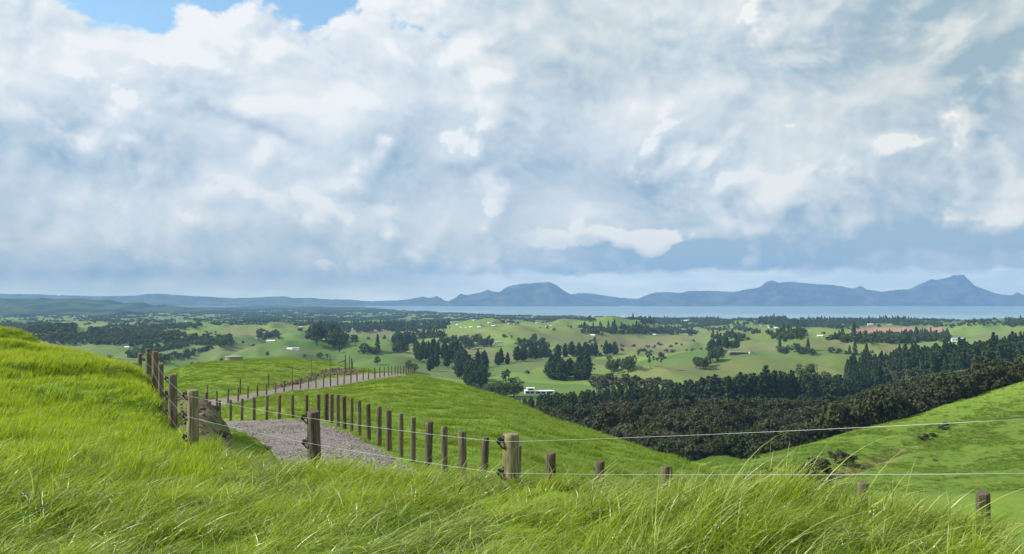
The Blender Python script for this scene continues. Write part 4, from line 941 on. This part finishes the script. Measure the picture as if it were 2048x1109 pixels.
def post(fence, px, Y_, top, dia, meshes, i=0, lean=(0, 0), ground=None, label=None):
    X_ = Y_*(px-CX)/F; zt = -(top-HY)*Y_/F; g = float(H(X_, Y_)) if ground is None else ground
    g = min(g, zt-.45); o = link('post', meshes[i % len(meshes)], fence); h = zt-g
    o.location = (X_, Y_, g); o.scale = (dia/.15, dia/.15, h); o.rotation_euler = (lean[0], lean[1], random.uniform(0, 6.28))
    if label: o['label'] = label
    return X_, Y_, zt, g, o, dia
def wire_run(fence, pts, r=.0013, sag=.012):
    P_ = []
    for a, b in zip(pts[:-1], pts[1:]):
        for k in range(8):
            q = k/8.; P_.append([a[j]*(1-q)+b[j]*q-(sag*4*q*(1-q) if j == 2 else 0) for j in range(3)])
    P_.append(pts[-1]); mb = MB(); mb.tube(P_, r, 6); return link('wire', mb.mesh('wire', [M['wire']], True), fence)
# near wire fence along the top of the bank
nf = empty('wire_fence', (0, 9, 0)); nf.location = (0, 0, 0)
tag(nf, 'wire fence on round wooden posts with black insulators along the brow of the tall grass', 'fence')
NP = [(298, 24.0, 697, .15, POSTW), (310.5, 21.8, 703, .145, POSTW), (322, 18.6, 727, .10, POSTW), (345.5, 16.4, 749, .148, POSTW), (385.5, 13.0, 780, .150, POSTG), (630, 10.9, 823, .150, POSTD), (1022, 8.75, 868, .150, POSTG), (2155, 4.9, 806, .150, POSTG)]
pp = []
for i, (px, Y_, top, d, ms) in enumerate(NP):
    pp.append(post(nf, px, Y_, top, d, ms, i, lean=((0, 0) if i != 5 else (0, .035)), label={5: 'dark weathered post with two black insulators', 6: 'pale green treated post with a split top'}.get(i)))
for w in range(3):
    line = []
    for (X_, Y_, zt, g, o, d) in pp:
        dx = -d/2-.02 if Y_ < 17 else -d/2; line.append((X_+dx*.9, Y_-d*.5-.012, zt-.062-.285*w))
    wire_run(nf, line if w < 2 else line[:5])
    for i in (3, 4, 5, 6):
        if w == 2 and i > 4: continue
        X_, Y_, zt, g, o, d = pp[i]
        e = link('insulator', None, o) if False else None
        mb_o = insulator(o, d/2, 0, 0); s_ = o.scale; h = zt-g
        # keep the insulator at its own size in the scaled, rotated post frame
        rz = -o.rotation_euler.z; mb_o.rotation_euler = (0, 0, rz)
        mb_o.scale = (.15/d, .15/d, 1/h); mb_o.location = (0, 0, (h-.062-.285*w)/h)
# short fence and rail beyond the left slope
sf = empty('rail_fence'); tag(sf, 'short fence with a stay rail behind the crest of the left grass slope', 'fence')
a = post(sf, 280, 31, 707, .14, POSTW, 1, ground=-3.0); b = post(sf, 218, 33, 711, .14, POSTD, 2, ground=-2.8); 
mb = MB(); mb.tube([(a[0]-.02, a[1], -(730-HY)*31/F), (31.5*(240-CX)/F, 31.5, -(729-HY)*31.5/F), (32*(200-CX)/F, 32, -(731-HY)*32/F)], .045, 8); link('rail', mb.mesh('rail', [M['wooddark']], True), sf)
post(sf, 266, 32, 727, .10, POSTD, 0, ground=-3.0)
wire_run(sf, [(b[0], b[1]-.08, b[2]-.04), (a[0], a[1]-.08, b[2]+.0)], .004)
# drive fence: near row, bend, and far row up to the crest
df = empty('drive_fence'); tag(df, 'long row of bare round posts along the gravel drive, round its bend and uphill', 'fence')
ROW = [(1970, 10.3, 985, .15, 'D'), (1718, 10.5, 963, .125, 'W'), (1507, 11.0, 946, .15, 'D'), (1335, 12.0, 932, .15, 'W'), (1195, 13.1, 921, .13, 'D'), (1102, 14.0, 906, .15, 'D'), (1032, 14.7, 890, .14, 'W'),
       (967, 15.7, 875, .125, 'D'), (925, 16.7, 862, .15, 'W'), (888.5, 17.8, 853, .13, 'W'), (856, 18.9, 843, .15, 'D'), (826, 19.9, 835, .11, 'W'), (802, 21.3, 827, .11, 'W'), (777.5, 23.2, 820, .145, 'W'),
       (758, 25.0, 813, .14, 'W'), (737.5, 26.8, 808, .13, 'D'), (719, 28.8, 802, .125, 'W'), (703, 30.8, 797, .12, 'W'), (689, 32.2, 792.5, .14, 'D'), (675.5, 33.4, 789, .15, 'W'), (663, 34.6, 788, .16, 'W'), (652.5, 35.8, 787.5, .17, 'D'),
       (636.5, 37.2, 789, .145, 'D'), (614, 38.2, 790, .13, 'D'), (585, 38.8, 790, .145, 'W'), (558.5, 39.4, 790.5, .14, 'W'), (533, 40.0, 792, .14, 'W'), (508, 41.4, 795, .14, 'W'), (483.5, 43.2, 798, .14, 'W'), (461, 44.8, 800, .14, 'W'), (439.5, 46.6, 801.5, .14, 'W'), (419, 50, 803, .14, 'W'),
       (412, 62, 785, .15, 'W'), (434, 62, 782, .14, 'W'), (455.5, 64.5, 779, .13, 'W'), (476, 66.5, 775.5, .14, 'W'), (495.5, 70, 773, .13, 'W'), (515, 73, 770, .14, 'W'), (533, 75.5, 767, .13, 'W'), (551, 79, 765, .13, 'W'), (568, 81, 762, .14, 'W'), (585, 84, 759.5, .13, 'W'), (601, 87, 757, .13, 'W'), (617, 88.5, 754.5, .13, 'W'),
       (632, 90, 752, .13, 'W'), (647, 91, 749.5, .13, 'W'), (661, 92, 748, .14, 'W'), (675, 94, 746, .13, 'W'), (688, 95, 744, .13, 'W'), (701.5, 96, 742, .14, 'W'), (714, 97, 740.5, .13, 'W'), (726, 97.5, 739, .13, 'W'), (737, 98, 737.5, .13, 'W'), (750, 98.5, 736, .15, 'W'), (760, 99.5, 735, .13, 'W'), (768.5, 101, 734, .14, 'W'), (777, 102.5, 733, .13, 'W'), (783.7, 104, 732.5, .13, 'W'), (790, 105.5, 732, .14, 'W'),
       (795.5, 107, 731.7, .13, 'W'), (801.5, 109, 731.7, .13, 'W'), (806.7, 110.5, 732, .13, 'W'), (812, 112, 732.5, .14, 'W'), (817, 113.5, 733, .13, 'W'), (821.5, 115, 733.5, .13, 'W'), (825, 116.5, 734.5, .14, 'W'), (828, 118, 735.5, .13, 'W')]
for i, (px, Y_, top, d, k) in enumerate(ROW):
    post(df, px, Y_, top, d*.98, {'D': POSTD, 'W': POSTW}[k], i*3+i//4, lean=(random.gauss(0, .022), random.gauss(0, .022)))
# thin fence on the far side of the drive
tf = empty('hill_fence'); tag(tf, 'fence of thin tall posts with a brace on the green hill behind the drive', 'fence')
TP = [(415, 68, 769, .10), (480.5, 77, 758, .13), (537, 86, 748, .13), (584.5, 93, 733, .07), (623, 103, 717, .07), (660, 112, 709, .08), (690.5, 116, 709, .13), (699, 117, 712, .09), (703, 118, 716, .13), (705, 119, 722, .13)]
tp = [post(tf, px, Y_, top, d, POSTW, i) for i, (px, Y_, top, d) in enumerate(TP)]
mb = MB(); mb.tube([(116*(676-CX)/F, 116, -(726.5-HY)*116/F), (116*(690-CX)/F, 115.9, -(721-HY)*116/F)], .06, 8); link('brace', mb.mesh('brace', [M['wood']], True), tf)
for w in range(2): wire_run(tf, [(q[0], q[1]-.06, q[2]-.1-.35*w) for q in tp[:7]], .004)
# small fence on the crest of the right-hand hill
rf = empty('ridge_fence'); tag(rf, 'tiny row of fence posts along the crest of the right-hand hill below the scrub', 'fence')
for i in range(24):
    px = 1742+i*5.0; Yc = float(np.interp(px, [1700, 1800, 1900], [312, 322, 332]))+3; X_ = Yc*(px-CX)/F; z = float(H(X_, Yc))
    o = link('post', POSTD[i % 3], rf); o.location = (X_, Yc, z); o.scale = (1.1, 1.1, 1.25)

# ------------------------------------------------------------------ concrete tank on the green hill
def tank():
    a = 138.0; X_ = a*(468-CX)/F; z = float(H(X_, a)); zt = -(713.2-HY)*a/F; r = 17*a/F
    h = max(.7, zt-z); o = empty('water_tank', (X_, a, zt-h)); tag(o, 'round low concrete water tank on top of the green hill', 'water tank')
    n = 40; mb = MB(); ring = lambda rr, zz: [(rr*math.cos(k*2*math.pi/n), rr*math.sin(k*2*math.pi/n), zz) for k in range(n)]
    prof = [(r, -.6), (r, h-.12), (r+.05, h-.12), (r+.05, h), (r-.06, h+.01)]
    for rr, zz in prof: mb.v += ring(rr, zz)
    for k in range(len(prof)-1):
        for j in range(n): mb.f.append((k*n+j, k*n+(j+1) % n, (k+1)*n+(j+1) % n, (k+1)*n+j)); mb.mi.append(0)
    link('tank_wall', mb.mesh('tank_wall', [M['concrete']]), o)
    mb = MB(); prof = [(r-.06, h+.005), (r*.5, h+.10), (.3, h+.14)]
    for rr, zz in prof: mb.v += ring(rr, zz)
    for k in range(2):
        for j in range(n): mb.f.append((k*n+j, k*n+(j+1) % n, (k+1)*n+(j+1) % n, (k+1)*n+j)); mb.mi.append(0)
    mb.f.append(tuple(range(2*n, 3*n))); mb.mi.append(0)
    link('lid', mb.mesh('lid', [M['concrete']]), o)
tank()

# ------------------------------------------------------------------ buildings
def gable_mesh(w, d, h, rh, wall, roof, name='farmhouse'):
    mb = MB(); mb.cur = 0
    mb.add([(-w/2, -d/2, -1), (w/2, -d/2, -1), (w/2, d/2, -1), (-w/2, d/2, -1), (-w/2, -d/2, h), (w/2, -d/2, h), (w/2, d/2, h), (-w/2, d/2, h), (-w/2, 0, h+rh), (w/2, 0, h+rh)],
           [(0, 1, 5, 4), (1, 2, 6, 9, 5), (2, 3, 7, 6), (3, 0, 4, 8, 7)])
    mb.cur = 1; e = .5; t_ = .15; ez = -e*rh/(d/2)
    for s in (-1, 1):
        mb.add([(-w/2-e, s*(d/2+e), h+ez+.02), (w/2+e, s*(d/2+e), h+ez+.02), (w/2+e, 0, h+rh+.02), (-w/2-e, 0, h+rh+.02), (-w/2-e, s*(d/2+e), h+ez+t_), (w/2+e, s*(d/2+e), h+ez+t_), (w/2+e, 0, h+rh+t_), (-w/2-e, 0, h+rh+t_)],
               [(0, 1, 2, 3), (4, 5, 6, 7), (0, 1, 5, 4), (0, 3, 7, 4), (1, 2, 6, 5)])
    mb.cur = 2
    for x in np.linspace(-w*.35, w*.35, max(2, int(w/4))): mb.box(x-.7, x+.7, -d/2-.03, -d/2+.05, 1.0, 2.2)
    return mb.mesh(name, [M[wall], M[roof], M['glass']])
HM = {'white': gable_mesh(16, 8, 2.8, 1.8, 'whitewall', 'whiteroof'), 'red': gable_mesh(16, 9, 2.8, 2.2, 'creamwall', 'redroof'), 'grey': gable_mesh(18, 10, 3.6, 2.0, 'whitewall', 'greyroof'), 'brown': gable_mesh(15, 9, 2.8, 2.1, 'creamwall', 'brownroof')}
def house(px, py, wpx, kind, label, name='farmhouse', cat='house', group=None, nom=16, ymin=800, rz=None):
    a = at(px, py, ymin)
    if a is None: print('house miss', px, py); return
    s = max(.5, wpx*a[1]/F/nom); o = link(name, HM[kind]); o.location = a; o.scale = (s, s*.9, max(.6, min(s, 1.4))); o.rotation_euler.z = random.uniform(-.4, .4) if rz is None else rz
    tag(o, label, cat, group)
for px, py, w, k, lab in ((541, 685, 16, 'white', 'long white farm building on the slope left of the large tree clump'), (580, 700, 11, 'white', 'pale farmhouse in the yard below the long white building'), (571, 697, 7, 'brown', 'small brown-roofed house at the left of the farmyard'),
        (592, 700, 7, 'grey', 'small grey-roofed shed at the right of the farmyard'), (254, 696, 9, 'white', 'small white farmhouse in the left valley beside a tree'), (393, 687, 10, 'white', 'white house below the dark woods at left'), (359, 682, 5, 'red', 'tiny red-roofed house at the edge of the left woods'),
        (920, 689, 12, 'red', 'farmhouse with a red roof left of the dark clump'), (995, 687, 13, 'grey', 'shed with a pale blue-grey roof behind the climbing pine belt'), (803, 691, 11, 'brown', 'farmhouse half hidden in the dark grove'), (1186, 672, 7, 'white', 'small white house on the rise before the plain'),
        (1640, 674, 11, 'white', 'white house on the rise left of the brown field'), (1307, 671, 9, 'white', 'small white house at the edge of the tree line at right'), (1700, 683, 16, 'grey', 'long pale roofed sheds behind the right tree line'), (1915, 683, 20, 'grey', 'grey roofed barn at the far right of the tree line'), (1955, 686, 16, 'brown', 'brown roofed barn right of the grey one'),
        (512, 678, 6, 'brown', 'tiny house left of the tall tree group in the valley'), (1503, 707, 5, 'brown', 'tiny hut right of the red shed')):
    house(px, py, w, k, lab)
townlab = 'small pale house among the trees of the far plain'
for i in range(75):
    if i < 50: px = random.gauss(960, 150)
    else: px = random.uniform(300, 1900)
    py = random.uniform(644, 663) if i < 50 else random.uniform(640, 668)
    if px > 1350: py = random.uniform(646, 658)
    a = at(px, py, 1900)
    if a is None or a[1] > 4600: continue
    o = link('town_house', HM[random.choice(['white', 'white', 'grey', 'red', 'brown'])]); o.location = a; s = random.uniform(.28, .60); o.scale = (s, s, s); o.rotation_euler.z = random.uniform(-.8, .8)
    tag(o, townlab, 'house', 'small houses scattered over the far plain')
for px, py, w in ((1370, 644, 14), (1398, 644, 7), (1740, 651, 12), (1246, 636, 7)):
    house(px, py, w, 'white', {1370: 'long white building on the green coast field', 1398: 'small white building right of the long coast one', 1740: 'white house behind the brown field near the sea', 1246: 'white house in the trees on the left shore of the bay'}[px], 'coast_house', 'house', ymin=2500)
def box_obj(name, m_, parent, *boxes):
    mb = MB()
    for b in boxes: mb.box(*b)
    return link(name, mb.mesh(name, [M[m_]]), parent)
def modern():
    a = at(1078, 788, 600); s = 57*a[1]/F/26
    o = empty('modern_house', a, .06); o.scale = (s, s, s); tag(o, 'long white modern house with flat roofs among the trees below the pasture', 'house')
    box_obj('wall', 'whitewall', o, (-13, -4, -4, 4, -2, 3), (-8, 6, -2, 5, -2, 2.4), (6.0, 13, -3, 4, -2, 2.6), (-11, -4.5, -2.5, 4, 3, 5.2))
    box_obj('roof', 'whiteroof', o, (-13.6, -3.8, -4.6, 4.4, 3.0, 3.3), (-3.8, 6.5, -2.8, 5.6, 2.4, 2.7)); box_obj('roof', 'whiteroof', o, (6.5, 13.8, -3.8, 4.6, 2.6, 2.95)); box_obj('roof', 'whiteroof', o, (-11.6, -4, -3.2, 4.4, 5.2, 5.5))
    for x0, x1, y, z0, z1 in ((-12.2, -8.8, -4, .6, 2.4), (-8.2, -4.8, -4, .6, 2.4), (-3, 1.2, -2, .4, 2.0), (2, 5.6, -2, .4, 2.0), (7, 12.2, -3, .5, 2.1), (-10.3, -5.2, -2.5, 3.6, 4.9)):
        box_obj('window', 'glass', o, (x0, x1, y-.06, y+.05, z0, z1))
    box_obj('deck', 'concrete', o, (-15, 14, -8, -4.6, -2.4, -.3))
modern()
def shed():
    a = at(1476, 709.5, 800); s = 35*a[1]/F/28
    o = empty('farm_shed', a, .05); o.scale = (s, s, s); tag(o, 'long dark red shed with a pale grey roof beside the pine block', 'shed')
    box_obj('wall', 'redwall', o, (-14, 14, -4, 4, -1, 3.4)); box_obj('roof', 'greyroof', o, (-14.8, 6, -4.8, 4.8, 3.4, 4.4), (6, 14.8, -4.8, 4.8, 3.4, 4.0))
    for x in (-10, -5, 0, 5, 10): box_obj('door', 'glass', o, (x-1.6, x+1.6, -4.08, -3.95, 0, 2.6))
shed()

# small clumps: tell the members apart by their order from the left
ORD = 'leftmost,second from the left,third from the left,fourth from the left,fifth from the left,sixth from the left,seventh from the left,eighth from the left,ninth from the left,tenth from the left,eleventh from the left,twelfth from the left,thirteenth from the left,fourteenth from the left,fifteenth from the left,sixteenth from the left'.split(',')
gr = {}
for o in COL.objects:
    if o.parent is None and o.get('group') and o.get('category') in ('tree', 'pine tree', 'gum tree'): gr.setdefault(o['group'], []).append(o)
for g_, os_ in gr.items():
    if len(os_) <= 16:
        os_.sort(key=lambda o: o.location.x/o.location.y)
        for k, o in enumerate(os_):
            lab = (ORD[k] if k < len(os_)-1 else 'rightmost')+' of the '+g_
            o['label'] = lab
            assert len(lab.split()) <= 16, lab
# ------------------------------------------------------------------ haze
mb = MB(); mb.box(-19000, 33000, -400, 18200, -112, 520)
hz = bpy.data.materials.new('haze'); hz.use_nodes = True; hz.node_tree.nodes.clear(); t = NT(hz.node_tree)
out = t.new('ShaderNodeOutputMaterial'); v = t.new('ShaderNodeVolumePrincipled')
v.inputs['Color'].default_value = (.220, .385, .65, 1); v.inputs['Density'].default_value = 8.2e-5; v.inputs['Anisotropy'].default_value = .0
t.l.new(v.outputs[0], out.inputs['Volume'])
ho = link('haze', mb.mesh('haze', [hz])); tag(ho, 'pale blue haze lying over the whole landscape', kind='stuff')
